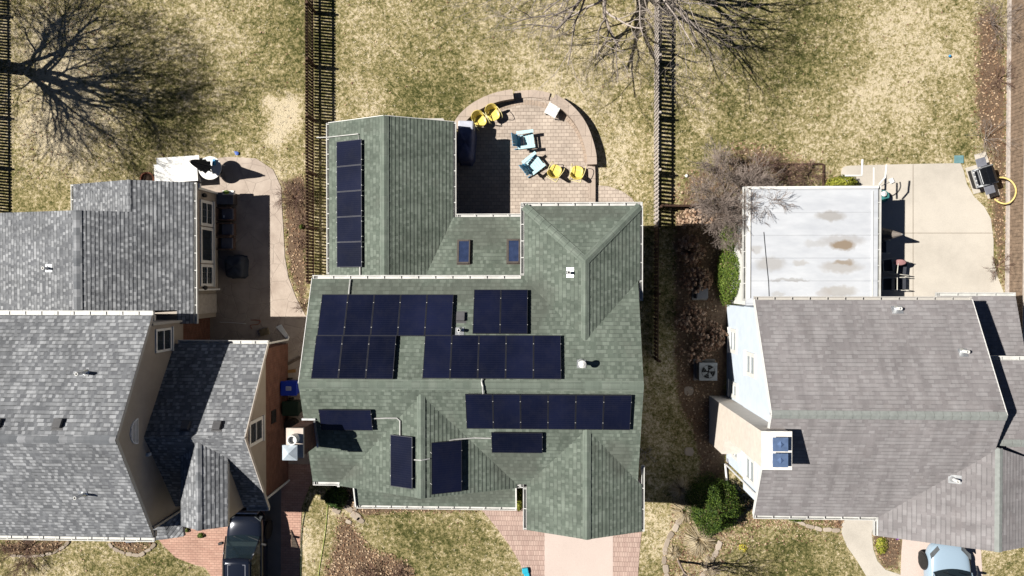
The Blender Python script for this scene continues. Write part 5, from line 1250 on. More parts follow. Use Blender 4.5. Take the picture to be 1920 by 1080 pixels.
my = plain('yellow_enamel', (.84,.66,.16), .35, var=.04); myl = plain('pale_yellow_enamel', (.86,.77,.38), .35, var=.04); mbl = plain('shaded_turquoise_paint', (.04,.24,.42), .45, var=.08); mbl2 = plain('sunlit_turquoise_paint', (.52,.76,.82), .45, var=.05)  # chair turquoise in two tones: back shade and seat sunlight put into the colour
def shell_chair():
    r = local('metal_chair', 'x', 'chair', 'yellow metal shell chairs'); m = MB(); n = 20
    # dished round-square seat, front = +y
    rings = []
    for q, z in ((0.001,.385),(.5,.385),(.85,.395),(1,.42),(1.02,.405)):
        rings.append([Vector((math.copysign(abs(math.cos(t))**.75, math.cos(t))*.26*q, math.copysign(abs(math.sin(t))**.75, math.sin(t))*.26*q+.02, z)) for t in [2*math.pi*k/n for k in range(n)]])
    vs = [v for rg_ in rings for v in rg_]; m.raw(vs, [(i*n+j, i*n+(j+1) % n, (i+1)*n+(j+1) % n, (i+1)*n+j) for i in range(4) for j in range(n)]); m.build('seat', my, r, smooth=True)
    m = MB(); cols = 15; rows = 6; vs = []
    for i in range(rows+1):
        f = i/rows; z = .42+.40*f
        for j in range(cols):
            t = (j/(cols-1)-.5)*2; a = math.pi*1.5+t*1.25*(1-.25*f*f); rr = .27+.07*f; vs.append(Vector((math.cos(a)*rr, math.sin(a)*rr+.03-.08*f, z-.12*f*abs(t)**2.5)))
    m.raw(vs, [(i*cols+j, i*cols+j+1, (i+1)*cols+j+1, (i+1)*cols+j) for i in range(rows) for j in range(cols-1)]); b = m.build('backrest', my, r, smooth=True)
    so2 = b.modifiers.new('t', 'SOLIDIFY'); so2.thickness = .012
    for s in (-1, 1):
        m = MB(); m.tube(spline([Vector((s*.27,-.2,.62)), Vector((s*.31,-.02,.64)), Vector((s*.32,.2,.62)), Vector((s*.30,.3,.5)), Vector((s*.27,.27,.12)), Vector((s*.26,.18,.02)), Vector((s*.26,-.1,.015)), Vector((s*.26,-.33,.015))], 4), .014, 8); m.build('arm_frame', myl, r, smooth=True)
    m = MB(); m.tube([Vector((-.26,-.33,.015)), Vector((.26,-.33,.015))], .014, 8); m.build('rear_runner', myl, r)
    m = MB(); m.tube([Vector((-.27,.1,.38)), Vector((.27,.1,.38))], .012, 8); m.build('seat_bar', myl, r); return r
yc = shell_chair()
spots_y = [((900,226),.45,-2.55,'yellow shell chair against the curved wall, nearest the covered grill'),((925,214),.45,-2.65,'yellow shell chair against the curved wall, farther from the covered grill'),((1041,321),.45,-.55,'yellow shell chair between the blue slatted chair and another yellow chair'),((1082,323),.45,-.25,'outermost yellow shell chair beside the straight low kerb')]
for i, ((px, py), z, rz, lb) in enumerate(spots_y):
    p = P(px, py, z); p.z = .03
    if i == 0: place(yc, p, rz); yc['label'] = lb
    else: dup(yc, p, rz, lb)
def adirondack():
    r = local('slatted_chair', 'x', 'chair', 'blue slatted garden chairs')
    for k in range(5):      # fan back, leaning to -y
        m = MB(); u = (k-2); L = .82-.05*abs(u); a0 = Vector((u*.085, -.18, .2)); a1 = a0+Vector((u*.035, -.36, L)); m.bar(a0, a1, .108, .018, up=(0,-1,.4)); m.build('back_slat', mbl, r)
    for k in range(5): m = MB(); y = -.17+k*.115; m.box(-.27, .27, y, y+.109, .2+.035*k, .222+.035*k); m.build('seat_slat', mbl2, r)
    for s in (-1, 1):
        m = MB(); m.box(s*.33-.07, s*.33+.07, -.32, .42, .53, .552); m.build('armrest', mbl2, r, bevel=.008)
        m = MB(); m.box(s*.29-.013, s*.29+.013, .27, .37, 0, .53); m.build('leg', mbl, r)
        m = MB(); m.bar((s*.28,-.5,.06), (s*.28,.36,.3), .02, .1); m.build('side_rail', mbl, r)
    m = MB(); m.bar((-.3,-.33,.5), (.3,-.33,.5), .07, .02); m.build('back_brace', mbl, r); return r
ad = adirondack(); p = P(984, 263, .4); p.z = .03; place(ad, p, -math.pi/2+.12); ad['label'] = 'blue slatted chair closer to the curved wall, facing east'
p = P(999, 309, .4); p.z = .03; dup(ad, p, -math.pi/2+.66, 'blue slatted chair next to the pair of yellow chairs, turned askew')
t = local('side_table', 'square white side table by the east curved wall', 'table'); m = MB(); m.box(-.27,.27,-.27,.27,.45,.48); m.build('tabletop', M['white'], t, bevel=.006)
for sx in (-1,1):
    for sy in (-1,1): m = MB(); m.box(sx*.23-.02, sx*.23+.02, sy*.23-.02, sy*.23+.02, 0, .45); m.build('leg', M['white'], t)
p = P(1036, 206, .48); p.z = .03; place(t, p, -.5)
# covered grill
def cover(name, w_, L, h, mat, root, base=.0, bulge=.06):
    m = MB(); rings = []
    prof = [(1.08, 0), (1.0, .12), (.97, .55), (1.0, .72), (.93, .9), (.72, 1.0), (.35, 1.02), (.001, 1.01)]; n = 36; rg = random.Random(5)
    for q, f in prof:
        for k in range(n):
            t = 2*math.pi*k/n; cx = math.copysign(abs(math.cos(t))**.45, math.cos(t)); sy = math.copysign(abs(math.sin(t))**.45, math.sin(t)); wob = 1+.035*math.sin(t*9+f*5)*(1-f)+rg.uniform(-.008, .008)
            rings.append((cx*w_/2*q*wob, sy*L/2*q*wob*(1 if q > .9 else 1.0), base+h*f+(.05*math.sin(sy*3)*(1 if f > .85 else 0))))
    m.raw(rings, [(i*n+j, i*n+(j+1) % n, (i+1)*n+(j+1) % n, (i+1)*n+j) for i in range(len(prof)-1) for j in range(n)]); return m.build(name, mat, root, smooth=True)
mnv = plain('navy_vinyl', (.085,.10,.19), .55, var=.2, bump=.01); mgv = plain('light_grey_vinyl', (.5,.52,.6), .5, var=.1)
g = local('covered_grill', 'barbecue under a navy cover with a pale grey end', 'grill'); cover('cover', .74, 1.62, 1.1, mnv, g)
m = MB(); m.box(-.33,.33,.52,.9,.2,1.1); m.build('end_panel', mgv, g, bevel=.05)
p = P(873, 268, .8); p.z = .03; place(g, p, -.05)

# ------------------------------------------------------------------ west patio furniture
r = local('picnic_bench', 'narrow white bench on the lawn side of the white picnic table', 'bench'); m = MB(); m.box(-.98,.98,-.15,.15,.42,.46); m.build('seat', M['white'], r, bevel=.008)
for sx in (-.75,.75): m = MB(); m.box(sx-.04,sx+.04,-.12,.12,0,.42); m.build('leg', M['white'], r)
p = P(334, 300, .45); p.z = .02; place(r, p, .06)
r = local('picnic_table', 'long white table beside the corner of the grey roof', 'table'); m = MB(); m.box(-.98,.98,-.42,.42,.71,.75); m.build('tabletop', M['white'], r, bevel=.008)
for sx in (-.75,.75): 
    m = MB(); m.bar((sx,-.35,0),(sx,.3,.7),.08,.05,up=(1,0,0)); m.build('leg', M['white'], r); m = MB(); m.bar((sx+.06,.35,0),(sx+.06,-.3,.7),.08,.05,up=(1,0,0)); m.build('leg', M['white'], r)
p = P(330, 324, .75); p.z = .02; place(r, p, .06)
r = local('round_table', 'round white table pierced by a closed navy parasol', 'table'); m = MB(); m.lathe([(.5,.70),(.52,.715),(.52,.73),(.5,.735),(.001,.736)], (0,0,0), 40); m.build('tabletop', M['white'], r)
for k in range(4): a = k*math.pi/2+.6; m = MB(); m.tube([(math.cos(a)*.4, math.sin(a)*.4, 0),(math.cos(a)*.32, math.sin(a)*.32, .7)], .018, 8); m.build('leg', M['white'], r)
tp = P(394, 315, .735); place(r, (tp.x, tp.y, .024))
r = local('parasol', 'closed navy parasol standing in the round white table', 'parasol'); m = MB(); m.tube([(0,0,.03),(0,0,2.5)], .022, 10); m.build('pole', M['galv'], r)
m = MB(); n = 24; rg_ = []; pf = [(.03,2.42),(.07,2.3),(.12,2.0),(.17,1.6),(.22,1.25),(.25,1.08),(.2,1.1)]
for q, z in pf:
    for k in range(n): a = 2*math.pi*k/n; s = 1+.28*math.cos(8*a); rg_.append((q*s*math.cos(a), q*s*math.sin(a), z+(.05*math.cos(8*a) if z < 1.3 else 0)))
m.raw(rg_, [(i*n+j, i*n+(j+1) % n, (i+1)*n+(j+1) % n, (i+1)*n+j) for i in range(len(pf)-1) for j in range(n)]); m.build('canopy', plain('navy_canvas', (.012,.018,.035), .8, var=.2), r)
m = MB(); m.lathe([(.22,0),(.22,.05),(.05,.09)], (0,0,0), 24); m.build('base', M['black'], r); m = MB(); m.lathe([(.02,0),(.045,.03),(.03,.08),(.001,.1)], (0,0,2.43), 12); m.build('finial', M['white'], r)
place(r, (tp.x, tp.y, .024))
m = MB(); m.box(-.055,.055,-.13,.13,0,.12); o = m.build('box', plain('sky_blue_card', (.03,.27,.55), .5), bevel=.008); q = P(401,304,.84); place(o, (q.x,q.y,.762), -.12); tag(o, 'bright blue box on the round white table', 'box')
m = MB(); m.lathe([(.03,0),(.04,.1),(.035,.1),(.027,.01)], (0,0,0), 14); o = m.build('cup', M['white']); q = P(396,321,.8); place(o, (q.x,q.y,.762)); tag(o, 'small white cup on the round table', 'cup')
# terracotta pot behind the table
r = local('flower_pot', 'terracotta pot at the tip of the grey back roof', 'pot'); m = MB(); m.lathe([(.2,0),(.3,.32),(.33,.32),(.33,.38),(.28,.38),(.26,.3)], (0,0,0), 20); m.build('pot', plain('terracotta', (.42,.17,.1), .8), r); m = MB(); m.lathe([(.26,.0),(.001,.02)], (0,0,.3), 16); m.build('soil', plain('potting_soil', (.05,.03,.02), .95), r); place(r, (*P(284,338)[:2], 0))
def lounge():
    mm = plain('brown_wicker', (.13,.085,.07), .8, var=.3, scale=25, bump=.01); mc = plain('slate_cushion', (.12,.125,.16), .85, var=.1); r = local('patio_armchair', 'x', 'chair', 'wicker armchairs below the bay')
    m = MB(); m.box(-.28,.28,-.42,.42,.1,.36); m.build('base', mm, r, bevel=.02); m = MB(); m.box(-.25,.25,-.1,.42,.362,.46); m.build('seat_cushion', mc, r, bevel=.03)
    m = MB(); m.bar((0,-.3,.36),(0,-.42,.85),.52,.12,up=(0,1,0)); m.build('backrest', mm, r, bevel=.02)
    for s in (-1,1): m = MB(); m.box(s*.27-.03,s*.27+.03,-.35,.36,.36,.58); m.build('armrest', mm, r, bevel=.015)
    return r
ln0 = lounge()
for i, ((px, py), lb) in enumerate([((419,401),'wicker armchair with a white tag below the bay'),((419,430),'middle wicker armchair below the bay'),((418,456),'wicker armchair farthest from the round table')]):
    p = P(px, py, .5); p.z = .024
    if i == 0: place(ln0, p, -math.pi/2); ln0['label'] = lb
    else: dup(ln0, p, -math.pi/2, lb)
q = P(420,406,.47); m = MB(); m.box(-.03,.03,-.06,.06,0,.004); o = m.build('paper_tag', M['white']); place(o, (q.x,q.y,.486)); tag(o, 'small white paper lying on a wicker armchair seat', 'paper')
r = local('storage_bench', 'dark storage bench carrying a white planter near the bay corner', 'bench'); m = MB(); m.box(-.42,.42,-.25,.25,.05,.5); m.build('box', plain('dark_resin', (.07,.06,.06), .6), r, bevel=.015); m = MB(); m.box(-.44,.44,-.27,.27,.502,.54); m.build('lid', plain('grey_resin', (.13,.14,.17), .6), r, bevel=.01); p = P(420, 372, .5); place(r, (p.x, p.y, .024))
r = local('planter', 'white trough planter with bright green sprig on the dark storage bench', 'planter'); m = MB(); m.box(-.26,.26,-.09,.09,0,.16); m.build('trough', M['white'], r, bevel=.008); p = P(428, 361, .7); place(r, (p.x, p.y, .566))
leafy('potted_plant', (p.x-.06, p.y, .72), .14, .09, .12, 'bright green sprig growing in the white trough planter', rndmat('lime_leaves', [(0,(.15,.3,.02)),(1,(.4,.6,.1))]), 110, .035, 50, 'plant')
r = local('covered_fire_pit', 'round fire pit under a dark blue cover in the shade of the grey roof', 'fire pit'); cover('cover', .85, 1.0, .6, plain('slate_blue_cover', (.035,.045,.065), .7, var=.2), r); place(r, (*P(441, 500, .4)[:2], .024))
# odds and ends in the shaded yard
def thin(name, pts, r_, mat, label, cat, n=6): m = MB(); m.tube(spline([Vector(p) for p in pts], 6), r_, n); return tag(m.build(name, mat, smooth=True), label, cat)
def W3(px, py, z): return P(px, py, z)
thin('garden_stake', [W3(412,604,.06), W3(435,605,.06), W3(461,607,.06)], .014, M['white'], 'thin white stake lying in the shade north of the brick garage', 'stake')
thin('garden_hose', [W3(470,600,.04), W3(487,601,.05), W3(484,608,.04), W3(470,610,.04), W3(473,617,.04)], .014, plain('orange_hose', (.35,.09,.04), .5), 'short orange hose curled in the shade of the grey house', 'hose')
m = MB(); m.box(-.2,.2,-.15,.15,0,.12); o = m.build('concrete_block', plain('mossy_block', (.2,.16,.1), .9, var=.3), bevel=.01); place(o, (*P(497,622)[:2], .024), .3); tag(o, 'square mossy block beside the white downspout chute', 'block')
m = MB(); m.box(-.35,.35,-.07,.07,0,.05); o = m.build('plank', plain('raw_lumber', (.35,.19,.07), .8)); place(o, (*P(541,696)[:2], .03), .08); tag(o, 'short orange plank above the blue recycling bin', 'plank')
m = MB(); m.bar((-.55,0,.05),(.55,0,.05),.12,.05); o = m.build('plank', plain('grey_lumber', (.17,.13,.1), .8)); place(o, (*P(545,680)[:2], .03), .5); tag(o, 'long grey plank leaning diagonally by the brick wall', 'plank')
m = MB(); m.tube([Vector((math.cos(t)*.17, math.sin(t)*.33, .05+.01*math.sin(3*t))) for t in [2*math.pi*k/24 for k in range(25)]], .035, 8); o = m.build('coiled_hose', plain('tan_hose', (.34,.2,.13), .6), smooth=True); place(o, (*P(524,724)[:2], .03)); tag(o, 'tan hose coil between brick wall and blue recycling bin', 'hose')
def cart(label, col, colr, p, rz, seal=True):
    r = local('wheeled_bin', label, 'bin', None); mt = plain(col, colr, .45, var=.08); m = MB()
    m.raw([(-.24,-.27,.05),(.24,-.27,.05),(.24,.27,.05),(-.24,.27,.05),(-.3,-.34,.98),(.3,-.34,.98),(.3,.34,.98),(-.3,.34,.98)], [(3,2,1,0),(0,1,5,4),(1,2,6,5),(2,3,7,6),(3,0,4,7),(4,5,6,7)]); m.build('body', mt, r, bevel=.03)
    m = MB(); m.box(-.32,.32,-.36,.36,.985,1.04); m.build('lid', mt, r, bevel=.02)
    m = MB(); m.tube([(-.25,-.4,.95),(.25,-.4,.95)], .018, 8); m.build('handle', mt, r)
    for s in (-1,1): m = MB(); m.lathe([(.12,-.03),(.12,.03)], (s*.3,-.28,.12), 16, rot=Matrix.Rotation(math.pi/2, 3, 'Y')); m.build('wheel', M['black'], r)
    if seal:
        m = MB(); m.box(-.09,.09,-.12,.12,1.042,1.046); d_ = m.build('sticker', plain('pale_sticker', (.45,.5,.6), .5), r); m = MB()
        for k in range(4): m.box(-.06,.06,.06-.05*k,.08-.05*k,1.047,1.049)
        m.build('print_lines', plain('sticker_ink', (.08,.12,.4), .5), d_)
    place(r, p, rz); return r
q = P(542,728,1.0); cart('blue recycling bin with a pale sticker on its lid', 'blue_plastic', (.01,.04,.42), (q.x,q.y,.024), -math.pi/2); q = P(545,766,1.0); cart('dark green bin in the shade beside the blue recycling bin', 'green_plastic', (.012,.03,.02), (q.x,q.y,.024), -math.pi/2, False)
r = local('lidded_pail', 'round black pail between the bins and the brick chimney', 'pail'); m = MB(); m.lathe([(.22,0),(.27,.55)], (0,0,0), 20); m.build('body', M['black'], r); m = MB(); m.lathe([(.29,.55),(.29,.59),(.001,.62)], (0,0,0), 20); m.build('lid', M['black'], r); place(r, (*P(545,797,.5)[:2], .024))
# hoses on the front lawn
thin('garden_hose', [W3(607,906,.05),W3(611,915,.05),W3(614,940,.03),W3(612,975,.03),W3(608,1010,.03),W3(602,1045,.03),W3(596,1085,.03)], .016, plain('lime_hose', (.42,.48,.14), .5), 'pale green hose running straight down the west front lawn', 'hose')
thin('garden_hose', [W3(573,955,.02),W3(568,980,.03),W3(565,1010,.03),W3(565,1040,.03),W3(564,1085,.03)], .014, plain('dark_hose', (.03,.06,.03), .5), 'dark green hose along the edge of the pink pavers', 'hose')

# ------------------------------------------------------------------ east side things
def ac(p, s, h, label, rz=0, dark=False):
    r = local('cooling_unit', label, 'air conditioner'); mt = plain('unit_paint_d' if dark else 'unit_paint', (.16,.165,.18) if dark else (.2,.21,.215), .5, .2); m = MB(); m.box(-s/2,s/2,-s/2,s/2,.06,h); m.build('casing', mt, r, bevel=.015)
    m = MB(); m.box(-s/2-.08,s/2+.08,-s/2-.08,s/2+.08,0,.06); m.build('pad', M['conc_g'], r)
    if not dark:
        m = MB(); m.lathe([(s*.42,0),(s*.42,.012),(s*.38,.012),(s*.38,.002)], (0,0,h), 30); m.build('fan_ring', mt, r); m = MB(); m.lathe([(s*.38,0),(.001,.001)], (0,0,h+.003), 24); w2 = m.build('fan_well', M['darkvoid'], r)
        for k in range(4):
            a = k*math.pi/2+.3; m = MB(); u = Vector((math.cos(a), math.sin(a), 0)); v = Vector((-math.sin(a), math.cos(a), 0)); m.raw([u*.04+Vector((0,0,h+.008)), u*s*.34-v*.05+Vector((0,0,h+.008)), u*s*.34+v*.12+Vector((0,0,h+.014)), u*.05+v*.05+Vector((0,0,h+.01))], [(0,1,2,3)]); m.build('fan_blade', mt, r)
        for q in (.14, .25, .36): m = MB(); m.tube([Vector((math.cos(t)*s*q, math.sin(t)*s*q, h+.02)) for t in [2*math.pi*k/24 for k in range(25)]], .004, 4); m.build('guard_ring', mt, r)
    else:
        m = MB(); m.box(-s/2+.04,s/2-.04,-s/2+.04,s/2-.04,h+.001,h+.02); m.build('lid', mt, r)
    place(r, p, rz)
q = P(1328,697,.75); ac((q.x,q.y,0), .78, .75, 'square cooling unit with a fan on top, in shade by the blue wall'); q = P(1317,549,.6); ac((q.x,q.y,0), .5, .6, 'smaller dark grey utility box among the shaded hydrangeas', dark=True)
m = MB(); m.box(-.19,.19,-.17,.17,0,.06); o = m.build('valve_box', plain('teal_plastic', (.14,.27,.29), .6), bevel=.01); place(o, (*P(1797,299)[:2], 0)); tag(o, 'square teal lid in the lawn above the concrete patio', 'lid')
m = MB(); m.lathe([(.001,0),(.045,.02),(.06,.06),(.045,.1),(.001,.12)], (0,0,0), 14); o = m.build('ball', plain('blue_rubber', (.03,.25,.5), .5), smooth=True); place(o, (*P(1779,106)[:2], .02)); tag(o, 'small blue ball on the east lawn', 'ball')
m = MB(); m.lathe([(.001,0),(.07,.03),(.09,.06),(.001,.08)], (0,0,0), 12); m.box(-.15,.0,-.03,.03,.02,.05); o = m.build('toy', plain('blue_toy', (.05,.12,.45), .5)); place(o, (*P(445,288)[:2], .01), -.6); tag(o, 'small blue toy at the lawn edge above the curved concrete', 'toy')
m = MB(); m.lathe([(.001,0),(.07,.02),(.08,.06),(.05,.11),(.001,.13)], (0,0,0), 12); o = m.build('stone', M['white'], smooth=True); place(o, (*P(1287,330)[:2], 0)); tag(o, 'small round white stone beside the round leafless tree', 'stone')
m = MB(); m.lathe([(.10,0),(.15,.2),(.12,.34),(.05,.42),(.001,.44)], (0,0,0), 14); o = m.build('garden_ornament', M['white'], smooth=True); q = P(1384,471,.9); place(o, (q.x,q.y,.85)); tag(o, 'white rounded ornament among the green shrubs by the flat roof', 'ornament')
m = MB(); m.box(-.14,.14,-.12,.12,0,.16); m.box(-.09,.16,-.32,-.1,0,.1); o = m.build('plastic_toy', plain('aqua_plastic', (.03,.42,.58), .4), bevel=.03); q = P(985,1068); place(o, (q.x,q.y,.022), .15); tag(o, 'aqua plastic toy at the edge of the front paver path', 'toy')
# barbecue on its slabs
for pts, lb in ((((1809,315),(1831,309),(1849,358),(1825,364)),'wide concrete slab under the front of the barbecue'), (((1826,290),(1847,285),(1856,311),(1833,319)),'concrete slab above the barbecue'), (((1846,350),(1868,344),(1874,366),(1852,373)),'concrete slab below the barbecue')):
    m = MB(); m.prism(G(*pts), 0, .045); o = m.build('paving_slab', M['conc'], bevel=.006); tag(o, lb, 'slab')
r = local('barbecue', 'open gas barbecue with black hood on slabs near the board fence', 'barbecue'); mk = plain('black_enamel', (.008,.009,.012), .18); mss = plain('steel_grey', (.3,.31,.36), .35, .4)
m = MB(); m.box(-.38,.38,-.27,.2,.12,.8); m.build('cabinet', mk, r, bevel=.01)
m = MB(); n = 12
sec = [(-.36+0, .86), (-.30, 1.05), (-.12, 1.17), (.08, 1.15), (.18, .95), (.2, .86)]
m.raw([(x, y, z) for x in (-.36, .36) for y, z in sec], [tuple(range(6))[::-1], tuple(range(6, 12))]+[(i, i+1, 7+i, 6+i) for i in range(5)]+[(5,0,6,11)]); m.build('hood', mk, r, bevel=.02)
for s in (-1, 1): m = MB(); m.box(s*.37-.03, s*.37+.03, -.34, .3, .84, 1.0); m.build('hood_side', M['galv'], r, bevel=.01); m = MB(); m.box(min(s*.42,s*.78), max(s*.42,s*.78), -.2, .2, .82, .86); m.build('side_shelf', mss, r, bevel=.008)
m = MB(); m.box(-.4,.4,.22,.48,.78,.86); m.build('control_panel', M['galv'], r, bevel=.01)
m = MB(); m.box(-.3,.3,.30,.40,.862,.872); m.build('grate', mk, r)
for k in range(4): m = MB(); m.lathe([(.025,0),(.025,.03),(.001,.032)], (-.27+.18*k,.44,.862), 12); m.build('knob', M['white'], r)
m = MB(); m.tube([(-.3,.26,.98),(.3,.26,.98)], .014, 8); m.build('handle', M['galv'], r)
q = P(1851,329,1.0); place(r, (q.x,q.y,.045), math.pi/2+.30)
pr = [(1871,333,.25),(1882,333,.45),(1894,338,.6),(1902,347,.7),(1905,358,.7),(1902,370,.6),(1894,379,.5),(1884,382,.35),(1873,379,.2),(1865,373,.08)]
thin('yellow_hose', [W3(a,b,z) for a,b,z in pr], .035, plain('yellow_hose', (.72,.55,.2), .45), 'thick pale yellow hose looping from the barbecue over the board fence foot', 'hose', 10)
# sling chairs and clutter under the sunroom eave
def sling():
    r = local('sling_chair', 'x', 'chair', 'tubular patio chairs beside the sunroom'); mf = plain('cream_tube', (.6,.58,.52), .4); ms = plain('dark_sling', (.05,.055,.07), .8)
    m = MB(); m.box(-.24,.24,-.22,.24,.41,.425); m.build('seat', ms, r); m = MB(); m.bar((0,-.22,.42),(0,-.4,.95),.46,.015,up=(0,1,0)); m.build('backrest', ms, r)
    for s in (-1,1): m = MB(); m.tube(spline([Vector((s*.25,-.42,1.0)),Vector((s*.26,-.25,.64)),Vector((s*.28,.0,.63)),Vector((s*.28,.26,.62)),Vector((s*.27,.32,.5)),Vector((s*.26,.26,.02)),Vector((s*.26,.0,.015)),Vector((s*.26,-.3,.02))], 4), .017, 8); m.build('side_frame', mf, r, smooth=True)
    m = MB(); m.tube([(-.25,-.42,1.0),(.25,-.42,1.0)], .017, 8); m.build('top_bar', mf, r); return r
sl0 = sling(); L_ = [((1689,532),-math.pi/2,'cream framed patio chair nearest the taupe roof gutter'),((1652,463),-math.pi/2,'dark patio chair tucked under the sunroom eave'),((1663,498),-math.pi/2+.1,'dark patio chair in full shade beside the pink cushioned one'),((1662,533),-math.pi/2,'inner dark patio chair against the sunroom wall')]
for i, ((px,py),rz,lb) in enumerate(L_):
    q = P(px,py,.5); q.z = .03
    if i == 0: place(sl0, q, rz); sl0['label'] = lb
    else: dup(sl0, q, rz, lb)
q = P(1690,503,.5); q.z = .03; c5 = dup(sl0, q, -math.pi/2-.1, 'patio chair with a dusty pink cushion at the edge of the sunroom shade')
m = MB(); m.lathe([(.001,0),(.24,.02),(.26,.05),(.2,.08),(.001,.09)], (0,0,0), 18); o = m.build('cushion', plain('dusty_pink', (.38,.2,.2), .85), smooth=True); qq = P(1687,492,1.0); place(o, (qq.x,qq.y,.96)); o.scale = (1.1,.5,1); tag(o, 'dusty pink cushion hung on top of a patio chair', 'cushion')
r = local('parasol', 'closed beige parasol leaning beside the sunroom', 'parasol'); m = MB(); m.tube([(0,0,0),(0,0,2.1)], .02, 8); m.build('pole', M['galv'], r); m = MB(); m.lathe([(.3,.75),(.26,.9),(.15,1.5),(.04,2.05),(.001,2.07)], (0,0,0), 8); m.build('canopy', plain('taupe_canvas', (.23,.2,.18), .85), r); q = P(1652,438,.7); place(r, (q.x,q.y,.03)); r.rotation_euler = (.06, .08, 0)
r = local('storage_tub', 'teal garden tub at the north corner of the sunroom', 'tub'); m = MB(); m.lathe([(.17,0),(.24,.4),(.26,.42),(.22,.42),(.16,.05)], (0,0,0), 20); m.build('tub', plain('teal_tub', (.05,.2,.2), .5), r); m = MB(); m.lathe([(.001,0),(.1,.03),(.12,.1),(.001,.16)], (.02,.1,.36), 10); m.build('bundle', M['white'], r); q = P(1655,368,.4); place(r, (q.x,q.y,.03))
thin('black_hose', [W3(1660,366,.05),W3(1672,367,.05),W3(1683,360,.05),W3(1688,350,.05),W3(1687,341,.06)], .025, plain('charcoal_hose', (.09,.085,.08), .6), 'short curved black hose on the concrete patio', 'hose')
r = local('broom', 'broom with white head lying on the concrete patio', 'broom'); m = MB(); m.tube([(-.5,0,.04),(.12,0,.04)], .016, 7); m.build('handle', M['trimgrey'], r); m = MB(); m.box(.12,.3,-.11,.11,0,.08); m.build('head', M['white'], r, bevel=.02); q = P(1663,343,.05); place(r, (q.x,q.y,.03), .45)

